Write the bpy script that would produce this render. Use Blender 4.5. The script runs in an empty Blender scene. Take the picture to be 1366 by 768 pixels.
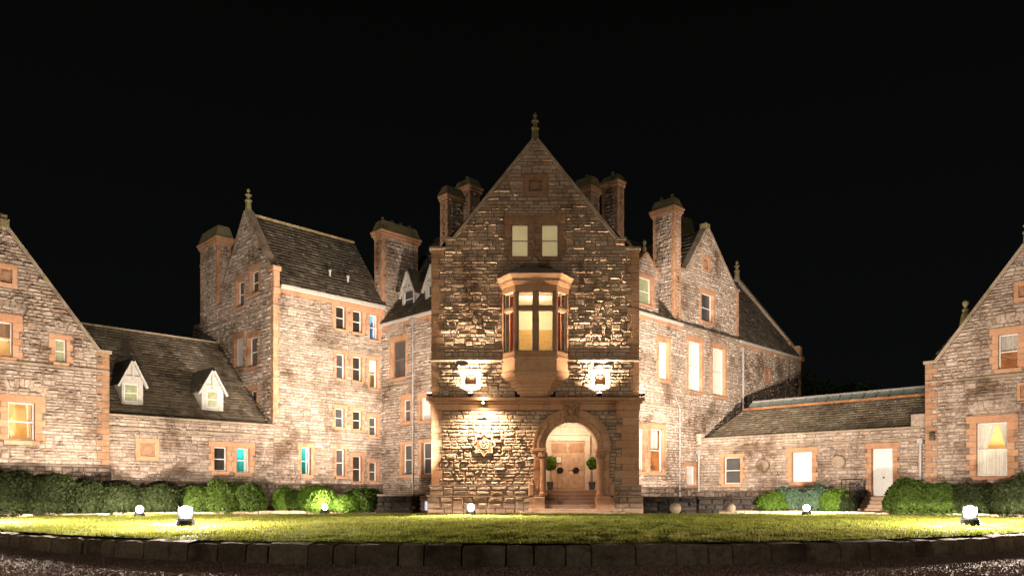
import bpy, math, random
import numpy as np
from mathutils import Vector

random.seed(7)
RNG = np.random.default_rng(7)
C = bpy.context.scene.collection
SC = bpy.context.scene
R = math.radians
Q = math.sqrt(0.5)
EYE = 1.1            # eye height above the lawn, metres
FOC = 1000.0         # focal length in photo pixels (1366 wide)
CX, HY = 683.0, 655.0

# ------------------------------------------------------------------ camera
cam_d = bpy.data.cameras.new('camera')
cam = bpy.data.objects.new('camera', cam_d); C.objects.link(cam)
cam.location = (0, 0, EYE); cam.rotation_euler = (R(90), 0, 0)
cam_d.sensor_width = 36; cam_d.lens = FOC / 1366 * 36
cam_d.shift_y = (HY - 384) / 1366
cam_d.clip_start = 0.1; cam_d.clip_end = 2000
SC.camera = cam

# ------------------------------------------------------------------ night sky
W = bpy.data.worlds.new('World'); SC.world = W; W.use_nodes = True
nt = W.node_tree; nt.nodes.clear()
wo = nt.nodes.new('ShaderNodeOutputWorld'); bg = nt.nodes.new('ShaderNodeBackground')
tc = nt.nodes.new('ShaderNodeTexCoord'); sx = nt.nodes.new('ShaderNodeSeparateXYZ'); cr = nt.nodes.new('ShaderNodeValToRGB')
nt.links.new(tc.outputs['Generated'], sx.inputs[0]); nt.links.new(sx.outputs['Z'], cr.inputs[0])
cr.color_ramp.elements[0].position = 0.0; cr.color_ramp.elements[0].color = (0.0036, 0.0038, 0.0042, 1)
cr.color_ramp.elements[1].position = 0.6; cr.color_ramp.elements[1].color = (0.0014, 0.0015, 0.0011, 1)
nt.links.new(cr.outputs[0], bg.inputs[0]); bg.inputs[1].default_value = 1.0
nt.links.new(bg.outputs[0], wo.inputs[0])

fill_sun_d = bpy.data.lights.new('fill_sun', 'SUN'); fill_sun_d.energy = 0.27; fill_sun_d.angle = R(3); fill_sun_d.color = (1.0, .90, .74)  # added warm fill from behind the camera, no moon in view
fill_sun = bpy.data.objects.new('fill_sun', fill_sun_d); C.objects.link(fill_sun); fill_sun.rotation_euler = (R(58), 0, R(-12))

# ------------------------------------------------------------------ exposure and render settings
vs = SC.view_settings
vs.view_transform = 'Standard'; vs.look = 'None'; vs.gamma = 1; vs.use_curve_mapping = False
vs.exposure = 0.0
SC.render.engine = 'CYCLES'
cy = SC.cycles
cy.use_denoising = True
cy.max_bounces = 5; cy.diffuse_bounces = 3; cy.glossy_bounces = 2; cy.transparent_max_bounces = 8
cy.sample_clamp_indirect = 4.0
cy.caustics_reflective = False; cy.caustics_refractive = False

WARM = (1.0, 0.76, 0.50)
WHITE = (1.0, 0.845, 0.69)
AMBER = (1.0, 0.66, 0.36)

# ================================================================== helpers
def V(*a): return Vector(a)

class Frame:
    """A plane in space: s runs along it, z up it, t out of it."""
    def __init__(self, O, d, v=(0, 0, 1), n=None):
        self.O = Vector(O) if len(O) == 3 else Vector((O[0], O[1], 0))
        self.d = (Vector(d) if len(d) == 3 else Vector((d[0], d[1], 0))).normalized()
        self.v = Vector(v).normalized()
        self.n = Vector(n).normalized() if n is not None else Vector((self.d.y, -self.d.x, 0))
    def P(self, s, z, t=0.0):
        return self.O + self.d * s + self.v * z + self.n * t
    def pt(self, px, t=0.0):
        u = (px - CX) / FOC
        y = (t + self.n.x * self.O.x + self.n.y * self.O.y) / (self.n.x * u + self.n.y)
        return u * y, y
    def s(self, px, t=0.0):
        x, y = self.pt(px, t)
        return self.d.x * (x - self.O.x) + self.d.y * (y - self.O.y)
    def z(self, px, py, t=0.0):
        return EYE + (HY - py) * self.pt(px, t)[1] / FOC
    def slant(self, px):
        u = (px - CX) / FOC
        return self.d.x * u + self.d.y
    def left(self, s, t):    # side face whose normal is -d, running towards +n
        p = self.P(s, 0, t); return Frame((p.x, p.y, 0), (self.n.x, self.n.y))
    def right(self, s, t):   # side face whose normal is +d, running towards -n
        p = self.P(s, 0, t); return Frame((p.x, p.y, 0), (-self.n.x, -self.n.y))
    def shifted(self, t):
        return Frame(self.P(0, 0, t), self.d, self.v, self.n)

class MB:
    def __init__(self): self.v = []; self.f = []; self.r = []
    def face(self, pts, r=0.5):
        i = len(self.v); self.v.extend(tuple(p) for p in pts)
        self.f.append(tuple(range(i, i + len(pts)))); self.r.append(r)
    def add(self, vs, fs, r=0.5):
        i = len(self.v); self.v.extend(tuple(p) for p in vs)
        for f in fs: self.f.append(tuple(i + k for k in f)); self.r.append(r)
    def box(self, F, s0, s1, z0, z1, t0, t1, r=None, ch=0.012):
        """block with chamfered front edges"""
        if r is None: r = random.random()
        ch = min(ch, (s1 - s0) * .3, (z1 - z0) * .3, abs(t1 - t0) * .45)
        P = F.P
        vs = [P(s0, z0, t0), P(s1, z0, t0), P(s1, z1, t0), P(s0, z1, t0),
              P(s0, z0, t1 - ch), P(s1, z0, t1 - ch), P(s1, z1, t1 - ch), P(s0, z1, t1 - ch),
              P(s0 + ch, z0 + ch, t1), P(s1 - ch, z0 + ch, t1), P(s1 - ch, z1 - ch, t1), P(s0 + ch, z1 - ch, t1)]
        fs = [(3, 2, 1, 0), (8, 9, 10, 11)]
        for k in range(4):
            j = (k + 1) % 4
            fs += [(k, j, 4 + j, 4 + k), (4 + k, 4 + j, 8 + j, 8 + k)]
        self.add(vs, fs, r)
    def prism(self, F, poly, t0, t1, r=0.5):
        """polygon in (s, z) given thickness from t0 to t1"""
        n = len(poly)
        vs = [F.P(s, z, t0) for s, z in poly] + [F.P(s, z, t1) for s, z in poly]
        fs = [tuple(reversed(range(n))), tuple(range(n, 2 * n))]
        for k in range(n): fs.append((k, (k + 1) % n, n + (k + 1) % n, n + k))
        self.add(vs, fs, r)
    def slab(self, F, a, b, th, t0, t1, r=0.5):
        """bar of thickness th standing on the line a-b of the frame"""
        dx, dz = b[0] - a[0], b[1] - a[1]; L = math.hypot(dx, dz)
        nx, nz = -dz / L * th, dx / L * th
        if nz < 0: nx, nz = -nx, -nz
        self.prism(F, [a, b, (b[0] + nx, b[1] + nz), (a[0] + nx, a[1] + nz)], t0, t1, r)
    def tube(self, pts, rad, n=8, r=0.5, caps=True):
        pts = [Vector(p) for p in pts]; rads = rad if isinstance(rad, (list, tuple)) else [rad] * len(pts)
        i0 = len(self.v)
        for k, p in enumerate(pts):
            a = pts[max(k - 1, 0)]; b = pts[min(k + 1, len(pts) - 1)]; ax = (b - a).normalized()
            up = Vector((0, 0, 1)) if abs(ax.z) < .9 else Vector((1, 0, 0))
            e1 = ax.cross(up).normalized(); e2 = ax.cross(e1)
            for j in range(n):
                th = 2 * math.pi * j / n
                self.v.append(tuple(p + (e1 * math.cos(th) + e2 * math.sin(th)) * rads[k]))
        for k in range(len(pts) - 1):
            for j in range(n):
                a = i0 + k * n + j; b = i0 + k * n + (j + 1) % n
                self.f.append((a, b, b + n, a + n)); self.r.append(r)
        if caps:
            self.f.append(tuple(i0 + j for j in reversed(range(n)))); self.r.append(r)
            self.f.append(tuple(i0 + (len(pts) - 1) * n + j for j in range(n))); self.r.append(r)
    def lathe(self, base, prof, n=12, r=0.5):
        """profile of (radius, height) turned about the vertical through base"""
        i0 = len(self.v); b = Vector(base)
        for rad, h in prof:
            for j in range(n):
                th = 2 * math.pi * j / n
                self.v.append((b.x + rad * math.cos(th), b.y + rad * math.sin(th), b.z + h))
        for k in range(len(prof) - 1):
            for j in range(n):
                a = i0 + k * n + j; c = i0 + k * n + (j + 1) % n
                self.f.append((a, c, c + n, a + n)); self.r.append(r)
        self.f.append(tuple(i0 + j for j in reversed(range(n)))); self.r.append(r)
        self.f.append(tuple(i0 + (len(prof) - 1) * n + j for j in range(n))); self.r.append(r)
    def build(self, name, mat, parent=None, smooth=False, kind=None):
        me = bpy.data.meshes.new(name)
        o = bpy.data.objects.new(name, me); C.objects.link(o)
        off = Vector((0, 0, 0)); top = parent
        while top is not None:
            off += top.location; top = top.parent
        vs = [(x - off.x, y - off.y, z - off.z) for x, y, z in self.v]
        me.from_pydata(vs, [], self.f)
        at = me.attributes.new('rnd', 'FLOAT', 'FACE')
        at.data.foreach_set('value', np.array(self.r, dtype=np.float32))
        if smooth: me.polygons.foreach_set('use_smooth', [True] * len(me.polygons))
        me.materials.append(mat); me.update()
        o.parent = parent
        if kind: o['kind'] = kind
        return o

def thing(name, loc, label, cat, group=None):
    o = bpy.data.objects.new(name, None); C.objects.link(o); o.location = loc
    o['label'] = label; o['category'] = cat
    if group: o['group'] = group
    return o
def tag(o, label, cat, group=None):
    o['label'] = label; o['category'] = cat
    if group: o['group'] = group
    return o
def lamp(name, kind, loc, power, color, parent=None, radius=0.08, aim=None, cone=120, blend=0.6):
    L = bpy.data.lights.new(name, kind); L.energy = power; L.color = color; L.shadow_soft_size = radius
    if kind == 'SPOT': L.spot_size = R(cone); L.spot_blend = blend
    o = bpy.data.objects.new(name, L); C.objects.link(o)
    off = Vector((0, 0, 0)); top = parent
    while top is not None:
        off += top.location; top = top.parent
    o.parent = parent; o.location = Vector(loc) - off
    if aim is not None: o.rotation_euler = (Vector(aim) - Vector(loc)).to_track_quat('-Z', 'Y').to_euler()
    return o

# ------------------------------------------------------------------ materials
def new_mat(name):
    m = bpy.data.materials.new(name); m.use_nodes = True
    n = m.node_tree; n.nodes.clear()
    out = n.nodes.new('ShaderNodeOutputMaterial'); b = n.nodes.new('ShaderNodeBsdfPrincipled')
    n.links.new(b.outputs[0], out.inputs[0]); return m, n, b, out
def ramp(n, stops):
    c = n.nodes.new('ShaderNodeValToRGB'); e = c.color_ramp.elements
    while len(e) < len(stops): e.new(0.5)
    for el, (p, col) in zip(e, stops): el.position = p; el.color = (*col, 1)
    return c
def noise(n, scale, detail=4, rough=0.6, vec=None):
    t = n.nodes.new('ShaderNodeTexNoise'); t.inputs['Scale'].default_value = scale
    t.inputs['Detail'].default_value = detail; t.inputs['Roughness'].default_value = rough
    g = n.nodes.new('ShaderNodeNewGeometry')
    if vec is not None:
        mp = n.nodes.new('ShaderNodeMapping'); mp.inputs['Scale'].default_value = vec
        n.links.new(g.outputs['Position'], mp.inputs[0]); n.links.new(mp.outputs[0], t.inputs['Vector'])
    else: n.links.new(g.outputs['Position'], t.inputs['Vector'])
    return t
def mixc(n, kind, fac, a, b):
    x = n.nodes.new('ShaderNodeMixRGB'); x.blend_type = kind
    for sock, val in ((0, fac), (1, a), (2, b)):
        if hasattr(val, 'is_linked') or hasattr(val, 'links'): n.links.new(val, x.inputs[sock])
        elif isinstance(val, tuple): x.inputs[sock].default_value = (*val, 1)
        else: x.inputs[sock].default_value = val
    return x.outputs[0]
def rock(name, cols, rough=0.9, stain=(0.35, 0.30, 0.26), stain_at=(0.52, 0.68), stain_scale=0.45,
         grain=0.35, bump=0.5, bscale=18, moss=None, moss_at=(0.55, 0.7), stretch=None, specks=None):
    """per-block colour from the 'rnd' attribute, blotches, weather stains, bump"""
    m, n, b, out = new_mat(name)
    a = n.nodes.new('ShaderNodeAttribute'); a.attribute_name = 'rnd'
    k = len(cols); c = ramp(n, [(i / max(k - 1, 1), col) for i, col in enumerate(cols)])
    n.links.new(a.outputs['Fac'], c.inputs[0]); col = c.outputs[0]
    n1 = noise(n, 7, 6, 0.7); g = ramp(n, [(0.25, (1 - grain,) * 3), (0.75, (1 + grain * .4,) * 3)])
    n.links.new(n1.outputs[0], g.inputs[0]); col = mixc(n, 'MULTIPLY', 1.0, col, g.outputs[0])
    n2 = noise(n, stain_scale, 5, 0.65, stretch); s = ramp(n, [(stain_at[0], (1, 1, 1)), (stain_at[1], stain)])
    n.links.new(n2.outputs[0], s.inputs[0]); col = mixc(n, 'MULTIPLY', 1.0, col, s.outputs[0])
    n6 = noise(n, .9, 6, .7, (1, 1, .28)); s6 = ramp(n, [(.54, (1, 1, 1)), (.72, (.55, .48, .43))])
    n.links.new(n6.outputs[0], s6.inputs[0]); col = mixc(n, 'MULTIPLY', 1.0, col, s6.outputs[0])
    if moss:
        n3 = noise(n, 1.3, 6, 0.75); f = ramp(n, [(moss_at[0], (0, 0, 0)), (moss_at[1], (1, 1, 1))])
        n.links.new(n3.outputs[0], f.inputs[0]); col = mixc(n, 'MIX', f.outputs[0], col, moss)
    if specks:
        n5 = noise(n, specks, 3, 0.5); f5 = ramp(n, [(.66, (0, 0, 0)), (.72, (1, 1, 1))])
        n.links.new(n5.outputs[0], f5.inputs[0]); col = mixc(n, 'MIX', f5.outputs[0], col, (.40, .37, .30))
    n.links.new(col, b.inputs['Base Color']); b.inputs['Roughness'].default_value = rough
    b.inputs['Specular IOR Level'].default_value = 0.2
    if bump:
        n4 = noise(n, bscale, 8, 0.7); bp = n.nodes.new('ShaderNodeBump')
        bp.inputs['Strength'].default_value = bump; bp.inputs['Distance'].default_value = 0.05
        n.links.new(n4.outputs[0], bp.inputs['Height']); n.links.new(bp.outputs[0], b.inputs['Normal'])
    return m
def plain(name, col, rough=0.6, metal=0.0, var=0.15, scale=9, bump=0.0, spec=0.4):
    m, n, b, out = new_mat(name)
    t = noise(n, scale, 5, 0.65)
    r = ramp(n, [(0.3, tuple(c * (1 - var) for c in col)), (0.7, tuple(min(1, c * (1 + var * .5)) for c in col))])
    n.links.new(t.outputs[0], r.inputs[0]); n.links.new(r.outputs[0], b.inputs['Base Color'])
    b.inputs['Roughness'].default_value = rough; b.inputs['Metallic'].default_value = metal
    b.inputs['Specular IOR Level'].default_value = spec
    if bump:
        bp = n.nodes.new('ShaderNodeBump'); bp.inputs['Strength'].default_value = bump; bp.inputs['Distance'].default_value = 0.02
        t2 = noise(n, scale * 4, 6, 0.7)
        n.links.new(t2.outputs[0], bp.inputs['Height']); n.links.new(bp.outputs[0], b.inputs['Normal'])
    return m
def glow(name, col, strength, var=0.25, scale=2.5):
    m, n, b, out = new_mat(name)
    t = noise(n, scale, 3, 0.5); r = ramp(n, [(0.3, tuple(c * (1 - var) for c in col)), (0.7, col)])
    n.links.new(t.outputs[0], r.inputs[0]); n.links.new(r.outputs[0], b.inputs['Emission Color'])
    b.inputs['Emission Strength'].default_value = strength
    b.inputs['Base Color'].default_value = (*[c * .5 for c in col], 1); b.inputs['Roughness'].default_value = 0.15
    return m
def glass_mat(name, tint=(1, 1, 1), refl=0.07):
    m = bpy.data.materials.new(name); m.use_nodes = True; n = m.node_tree; n.nodes.clear()
    out = n.nodes.new('ShaderNodeOutputMaterial'); mx = n.nodes.new('ShaderNodeMixShader')
    tr = n.nodes.new('ShaderNodeBsdfTransparent'); gl = n.nodes.new('ShaderNodeBsdfGlossy')
    tr.inputs[0].default_value = (*tint, 1); gl.inputs['Roughness'].default_value = 0.03
    mx.inputs[0].default_value = refl
    n.links.new(tr.outputs[0], mx.inputs[1]); n.links.new(gl.outputs[0], mx.inputs[2]); n.links.new(mx.outputs[0], out.inputs[0])
    return m

M = {}
RUB = [(.27, .205, .16), (.32, .245, .19), (.44, .35, .285), (.48, .385, .32), (.51, .42, .35), (.43, .335, .275), (.54, .45, .38), (.39, .305, .25), (.47, .375, .31), (.48, .345, .255)]
M['rubble'] = rock('rubble_stone', RUB, bump=1.0, grain=.5, bscale=11, stain_at=(.5, .66), stain=(.42, .36, .31))
M['entrance'] = rock('entrance_stone', [(k[0] * 1.0, k[1] * .90, k[2] * .80) for k in [(.20, .15, .11)] + RUB[1:]], bump=0.9, stain_at=(.54, .70), stain=(.5, .44, .38), stretch=(1, 1, .35), stain_scale=.8)
M['recess'] = rock('dark_red_sandstone', [(.30, .14, .08), (.33, .155, .09)], grain=.3, bump=.3)
M['plinth'] = rock('plinth_stone', [(.05, .038, .03), (.12, .09, .07), (.18, .14, .11), (.25, .19, .15), (.20, .15, .12)], stain=(.3, .27, .25), stain_at=(.45, .6), bump=0.7)
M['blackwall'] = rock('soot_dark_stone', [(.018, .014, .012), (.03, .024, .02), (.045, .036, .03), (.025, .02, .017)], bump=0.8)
SAND = [(.44, .23, .13), (.49, .275, .16), (.41, .22, .13), (.52, .31, .195), (.46, .255, .145)]
M['sand'] = rock('red_sandstone', SAND, grain=.25, stain=(.5, .45, .4), stain_at=(.56, .74), bump=0.35)
M['sand_dull'] = rock('weathered_or_shaded_sandstone', [(.33, .18, .105), (.38, .22, .13), (.30, .175, .11), (.41, .25, .155)], grain=.3, stain=(.45, .42, .38), stain_at=(.5, .7), bump=0.45)
M['pale'] = rock('pale_sandstone', [(.52, .40, .31), (.57, .45, .355), (.49, .375, .29)], grain=.18, stain=(.7, .65, .6), bump=0.25)
M['coping'] = rock('coping_stone', [(.30, .23, .17), (.36, .28, .21), (.27, .21, .16)], grain=.35, moss=(.20, .20, .05), moss_at=(.55, .72), bump=0.5)
M['finial'] = rock('mossy_finial_stone', [(.24, .20, .11), (.30, .25, .14)], grain=.5, moss=(.15, .15, .045), moss_at=(.48, .66), bump=0.5)
M['roof'] = rock('stone_slates', [(.085, .068, .05), (.115, .092, .068), (.14, .112, .085), (.10, .08, .06), (.17, .14, .105), (.075, .06, .045), (.26, .22, .17)],
                 grain=.5, stain=(.5, .5, .45), moss=(.115, .11, .03), moss_at=(.64, .76), bump=0.9, bscale=12, specks=5)
M['roof_moss'] = rock('mossy_slates', [(.16, .125, .088), (.20, .16, .115), (.135, .105, .075), (.23, .19, .14), (.17, .135, .098), (.31, .265, .205)],
                      grain=.5, moss=(.17, .155, .04), moss_at=(.56, .72), bump=1.2, bscale=8, specks=6)
M['ridge'] = rock('ridge_tiles', [(.34, .27, .14), (.30, .22, .11), (.38, .30, .17)], moss=(.25, .22, .07), bump=.4)
M['ridge_red'] = rock('red_ridge_tiles', [(.34, .15, .065), (.28, .125, .055), (.37, .18, .08)], grain=.4, stain=(.4, .35, .25), stain_scale=1.2, bump=.4)
M['white'] = plain('white_paint', (.66, .65, .63), .4, var=.08)
M['dullwhite'] = plain('weathered_white_paint', (.44, .41, .37), .5, var=.2)
M['pane'] = plain('dark_window_glass', (.035, .032, .028), .06, var=.5, scale=1.5, spec=.6)
M['pane_grey'] = plain('grey_window_glass', (.075, .075, .075), .12, var=.3, scale=1.5, spec=.6)
M['pane_teal'] = glow('teal_lit_glass', (.035, .30, .27), .75, .3)
M['pane_blue'] = glow('blue_lit_glass', (.14, .45, .80), .9, .4)
M['pane_green'] = glow('olive_lit_glass', (.30, .32, .14), .55, .3)
M['pane_blind'] = glow('yellow_lit_blind', (.64, .50, .25), .6, .18, 1.2)
M['pane_white'] = plain('white_window_blind', (.66, .65, .63), .35, var=.06)
M['pane_warm'] = glow('warm_lit_glass', (.95, .72, .36), .75, .4, 3)
M['pane_base'] = glow('bright_basement_glass', (.72, .86, 1.0), 1.1, .3)
M['pane_dormer'] = glow('dormer_lit_glass', (.42, .42, .24), .55, .75, 5)
M['glass'] = glass_mat('clear_glass')
M['lead'] = plain('lead_sheet', (.20, .21, .21), .5, .3, .3)
M['iron'] = plain('cast_iron_grey', (.34, .31, .29), .5, .2, .2)
M['black'] = plain('black_metal', (.02, .02, .02), .45, .6, .2)
M['darkgrey'] = plain('grey_planter', (.06, .065, .075), .5)
M['wood'] = plain('oak_door', (.44, .28, .18), .5, var=.35, scale=5, bump=.2)
M['woodred'] = plain('dark_oak', (.30, .16, .09), .5, var=.3, scale=5, bump=.2)
M['frame_tan'] = plain('bronze_frame', (.23, .14, .08), .5, var=.2)
M['cream'] = plain('cream_plaster', (.66, .50, .30), .8, var=.1)
M['paper'] = plain('gold_wallpaper', (.60, .43, .20), .8, var=.25, scale=6)
M['teal_wall'] = plain('teal_plaster', (.05, .42, .40), .8, var=.15)
M['blue_wall'] = plain('blue_plaster', (.16, .45, .80), .8, var=.15)
M['curtain'] = plain('white_curtain', (.75, .70, .60), .8, var=.1)
M['redcurtain'] = plain('red_curtain', (.45, .09, .05), .8, var=.2)
M['orange_int'] = glow('glowing_orange_room', (.75, .30, .09), .5, .6, 2)  # room walls themselves glow in place of a lamp inside
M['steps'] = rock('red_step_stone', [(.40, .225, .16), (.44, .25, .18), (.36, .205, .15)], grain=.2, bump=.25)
M['steps_pale'] = rock('worn_or_lit_step_stone', [(.42, .29, .20), (.46, .32, .22)], grain=.25, bump=.3)
M['verdigris'] = plain('glazed_lantern_strip', (.24, .30, .27), .25, var=.3, spec=.7)
M['bulb'] = glow('floodlight_glass', (1.0, .93, .80), 60.0, 0.0)
M['bulb_small'] = glow('ledge_lamp_glass', (1.0, .86, .62), 30.0, 0.0)
M['bark'] = plain('bark', (.09, .065, .045), .9, var=.3, bump=.4)
M['soil'] = plain('soil', (.07, .05, .035), .95, var=.4, scale=5, bump=.5)

def leaf_mat(name, cols, tr=.3):
    m, n, b, out = new_mat(name)
    a = n.nodes.new('ShaderNodeAttribute'); a.attribute_name = 'rnd'
    c = ramp(n, [(i / (len(cols) - 1), k) for i, k in enumerate(cols)])
    n.links.new(a.outputs['Fac'], c.inputs[0]); n.links.new(c.outputs[0], b.inputs['Base Color'])
    b.inputs['Roughness'].default_value = .6; b.inputs['Specular IOR Level'].default_value = .12
    tl = n.nodes.new('ShaderNodeBsdfTranslucent'); n.links.new(c.outputs[0], tl.inputs[0])
    mx = n.nodes.new('ShaderNodeMixShader'); mx.inputs[0].default_value = tr
    n.links.new(b.outputs[0], mx.inputs[1]); n.links.new(tl.outputs[0], mx.inputs[2]); n.links.new(mx.outputs[0], out.inputs[0])
    return m
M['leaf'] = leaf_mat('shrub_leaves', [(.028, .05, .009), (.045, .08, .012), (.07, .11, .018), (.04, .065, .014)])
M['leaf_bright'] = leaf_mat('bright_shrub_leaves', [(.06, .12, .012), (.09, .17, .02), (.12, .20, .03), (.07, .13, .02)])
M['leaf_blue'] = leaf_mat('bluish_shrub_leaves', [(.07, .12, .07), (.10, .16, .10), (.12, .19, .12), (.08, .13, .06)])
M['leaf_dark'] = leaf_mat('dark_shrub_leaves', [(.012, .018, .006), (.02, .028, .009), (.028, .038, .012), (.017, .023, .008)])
M['grass'] = leaf_mat('grass_blades', [(.085, .11, .012), (.12, .14, .018), (.16, .16, .03), (.105, .125, .015), (.23, .19, .06)], .55)

# ================================================================== masonry
def span(poly, z):
    xs = []
    n = len(poly)
    for i in range(n):
        (a, za), (b, zb) = poly[i], poly[(i + 1) % n]
        if (za - z) * (zb - z) < 0: xs.append(a + (b - a) * (z - za) / (zb - za))
    return (min(xs), max(xs)) if len(xs) >= 2 else None

def stone(mb, F, bl, br, tr, tl, z0, z1, t0, p, gap, e, r, jag):
    wmin = min(br - bl, tr - tl)
    if z1 - z0 < .045 or max(br - bl, tr - tl) < .06: return
    gx = min(gap, .2 * max(wmin, .02)); gz = min(gap, (z1 - z0) * .2)
    bl += gx; tl += gx; br -= gx; tr -= gx; z0 += gz; z1 -= gz
    k = 2 if wmin > .34 else 1
    e = max(.014, p * .75); ex = min(e, wmin * .25); ez = min(e, (z1 - z0) * .34)
    ob = []; ot = []; ib = []; it = []
    rz = random.uniform
    for i in range(k + 1):
        f = i / k
        if 0 < i < k: f += rz(-.12, .12)
        ob.append(F.P(bl + (br - bl) * f, z0, t0)); ot.append(F.P(tl + (tr - tl) * f, z1, t0))
        g = (ex if i == 0 else (-ex if i == k else 0))
        ib.append(F.P(bl + (br - bl) * f + g, z0 + ez * rz(.6, 1.3), t0 + max(.008, p + rz(-jag, jag))))
        it.append(F.P(tl + (tr - tl) * f + g, z1 - ez * rz(.6, 1.3), t0 + max(.008, p + rz(-jag, jag))))
    m = k + 1
    vs = ob + ot + ib + it
    fs = [(0, 2 * m, 3 * m, m), (k, m + k, 3 * m + k, 2 * m + k)]
    for i in range(k):
        fs += [(i, i + 1, 2 * m + i + 1, 2 * m + i), (m + i, 3 * m + i, 3 * m + i + 1, m + i + 1),
               (2 * m + i, 2 * m + i + 1, 3 * m + i + 1, 3 * m + i)]
    mb.add(vs, fs, r)

def tile(mb, F, bl, br, tr, tl, z0, z1, r):
    g = .006; j = random.uniform(0, .02)
    a, b = .03 + j, .008
    dz = random.uniform(-.02, .012)
    vs = [F.P(bl + g, z0 + dz, a), F.P(br - g, z0 + dz, a + random.uniform(-.006, .006)), F.P(tr - g, z1 + .02, b), F.P(tl + g, z1 + .02, b),
          F.P(bl + g, z0 + dz, 0), F.P(br - g, z0 + dz, 0)]
    mb.add(vs, [(0, 1, 2, 3), (4, 5, 1, 0), (4, 0, 3), (5, 2, 1)], r)

def masonry(mb, F, poly, rects=(), circles=(), h=(.11, .21), L=(.2, .62), p=(.02, .085), t0=0.0, gap=.014, e=.03,
            jag=.026, style='stone', tail=0.18, jump=.55):
    rects = list(rects)
    if style == 'stone' and jump:
        ss = [q[0] for q in poly]; zz = [q[1] for q in poly]; area = (max(ss) - min(ss)) * (max(zz) - min(zz))
        for _ in range(int(area * jump)):
            w_, h_ = random.uniform(.3, .55), random.uniform(h[1] * 1.05, h[1] * 1.6)
            s_, z_ = random.uniform(min(ss), max(ss) - w_), random.uniform(min(zz), max(zz) - h_)
            A, B = span(poly, z_ + 1e-3), span(poly, z_ + h_ - 1e-3)
            if not A or not B or s_ < max(A[0], B[0]) + .1 or s_ + w_ > min(A[1], B[1]) - .1: continue
            if any(q[0] < s_ + w_ + .02 and q[1] > s_ - .02 and q[2] < z_ + h_ + .02 and q[3] > z_ - .02 for q in rects): continue
            if any((s_ + w_ / 2 - k[0]) ** 2 + (z_ + h_ / 2 - k[1]) ** 2 < (k[2] + .5) ** 2 for k in circles): continue
            rects.append((s_, s_ + w_, z_, z_ + h_))
            mb.face([F.P(s_, z_, t0 - .004), F.P(s_ + w_, z_, t0 - .004), F.P(s_ + w_, z_ + h_, t0 - .004), F.P(s_, z_ + h_, t0 - .004)], .02)
            stone(mb, F, s_, s_ + w_, s_ + w_, s_, z_, z_ + h_, t0, random.uniform(p[0], p[1] * 1.5), gap, e, random.uniform(.1, 1), jag)
    zs = sorted(set(round(z, 4) for _, z in poly))
    bands = []
    for a, b in zip(zs[:-1], zs[1:]):
        if b - a < .01: continue
        z = a
        while z < b - 1e-4:
            hh = random.uniform(*h)
            if b - z - hh < h[0] * .8: hh = b - z
            if hh > h[1] * 1.4: hh = (b - z) / 2
            bands.append((z, min(z + hh, b))); z += hh
    for z0, z1 in bands:
        A = span(poly, z0 + 1e-3); B = span(poly, z1 - 1e-3)
        if not A and not B: continue
        A = A or B; B = B or A
        a, b = max(A[0], B[0]), min(A[1], B[1])
        zm = (z0 + z1) / 2
        act = [q for q in rects if min(q[3], z1) - max(q[2], z0) > 1e-3 and q[1] > a and q[0] < b]
        cut = []
        for (cs, cz, rad) in circles:
            if abs(zm - cz) < rad:
                w = math.sqrt(rad * rad - (zm - cz) ** 2); cut.append((cs - w, cs + w))
        br = {a, b}
        for q in act: br.add(min(max(q[0], a), b)); br.add(min(max(q[1], a), b))
        for q in cut: br.add(min(max(q[0], a), b)); br.add(min(max(q[1], a), b))
        br = sorted(br); segs = []
        if b <= a: segs = [(a, b, [(z0, z1)])]
        for s0, s1 in zip(br[:-1], br[1:]):
            if s1 - s0 < 1e-4: continue
            sm = (s0 + s1) / 2
            if any(q[0] < sm < q[1] for q in cut): continue
            free = [(z0, z1)]
            for q in act:
                if q[0] < sm < q[1]:
                    nf = []
                    for f0, f1 in free:
                        if q[2] > f0: nf.append((f0, min(f1, q[2])))
                        if q[3] < f1: nf.append((max(f0, q[3]), f1))
                    free = [f for f in nf if f[1] - f[0] > 1e-4]
            if not free: continue
            if segs and abs(segs[-1][1] - s0) < 1e-4 and segs[-1][2] == free: segs[-1] = (segs[-1][0], s1, free)
            else: segs.append((s0, s1, free))
        for s0, s1, free in segs:
            for f0, f1 in free:
                full = (f0, f1) == (z0, z1)
                lb, lt = (A[0], B[0]) if full and s0 <= a + 1e-4 else (s0, s0)
                rb, rt = (A[1], B[1]) if full and s1 >= b - 1e-4 else (s1, s1)
                mb.face([F.P(lb, f0, t0 - .004), F.P(rb, f0, t0 - .004), F.P(rt, f1, t0 - .004), F.P(lt, f1, t0 - .004)], random.uniform(0, .03))
                js = []; x = s0
                while True:
                    x += random.uniform(*L)
                    if x > s1 - L[0] * .75: break
                    js.append(x)
                eb = [lb] + js + [rb]; et = [lt] + js + [rt]
                for i in range(len(eb) - 1):
                    r = random.uniform(.1, 1)
                    if style == 'tile': tile(mb, F, eb[i], eb[i + 1], et[i + 1], et[i], f0, f1, r)
                    else:
                        pp = random.uniform(*p)
                        if random.random() < tail: pp = p[1] * random.uniform(1.2, 2.1)
                        stone(mb, F, eb[i], eb[i + 1], et[i + 1], et[i], f0, f1, t0, pp, gap, e, r, jag)

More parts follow.
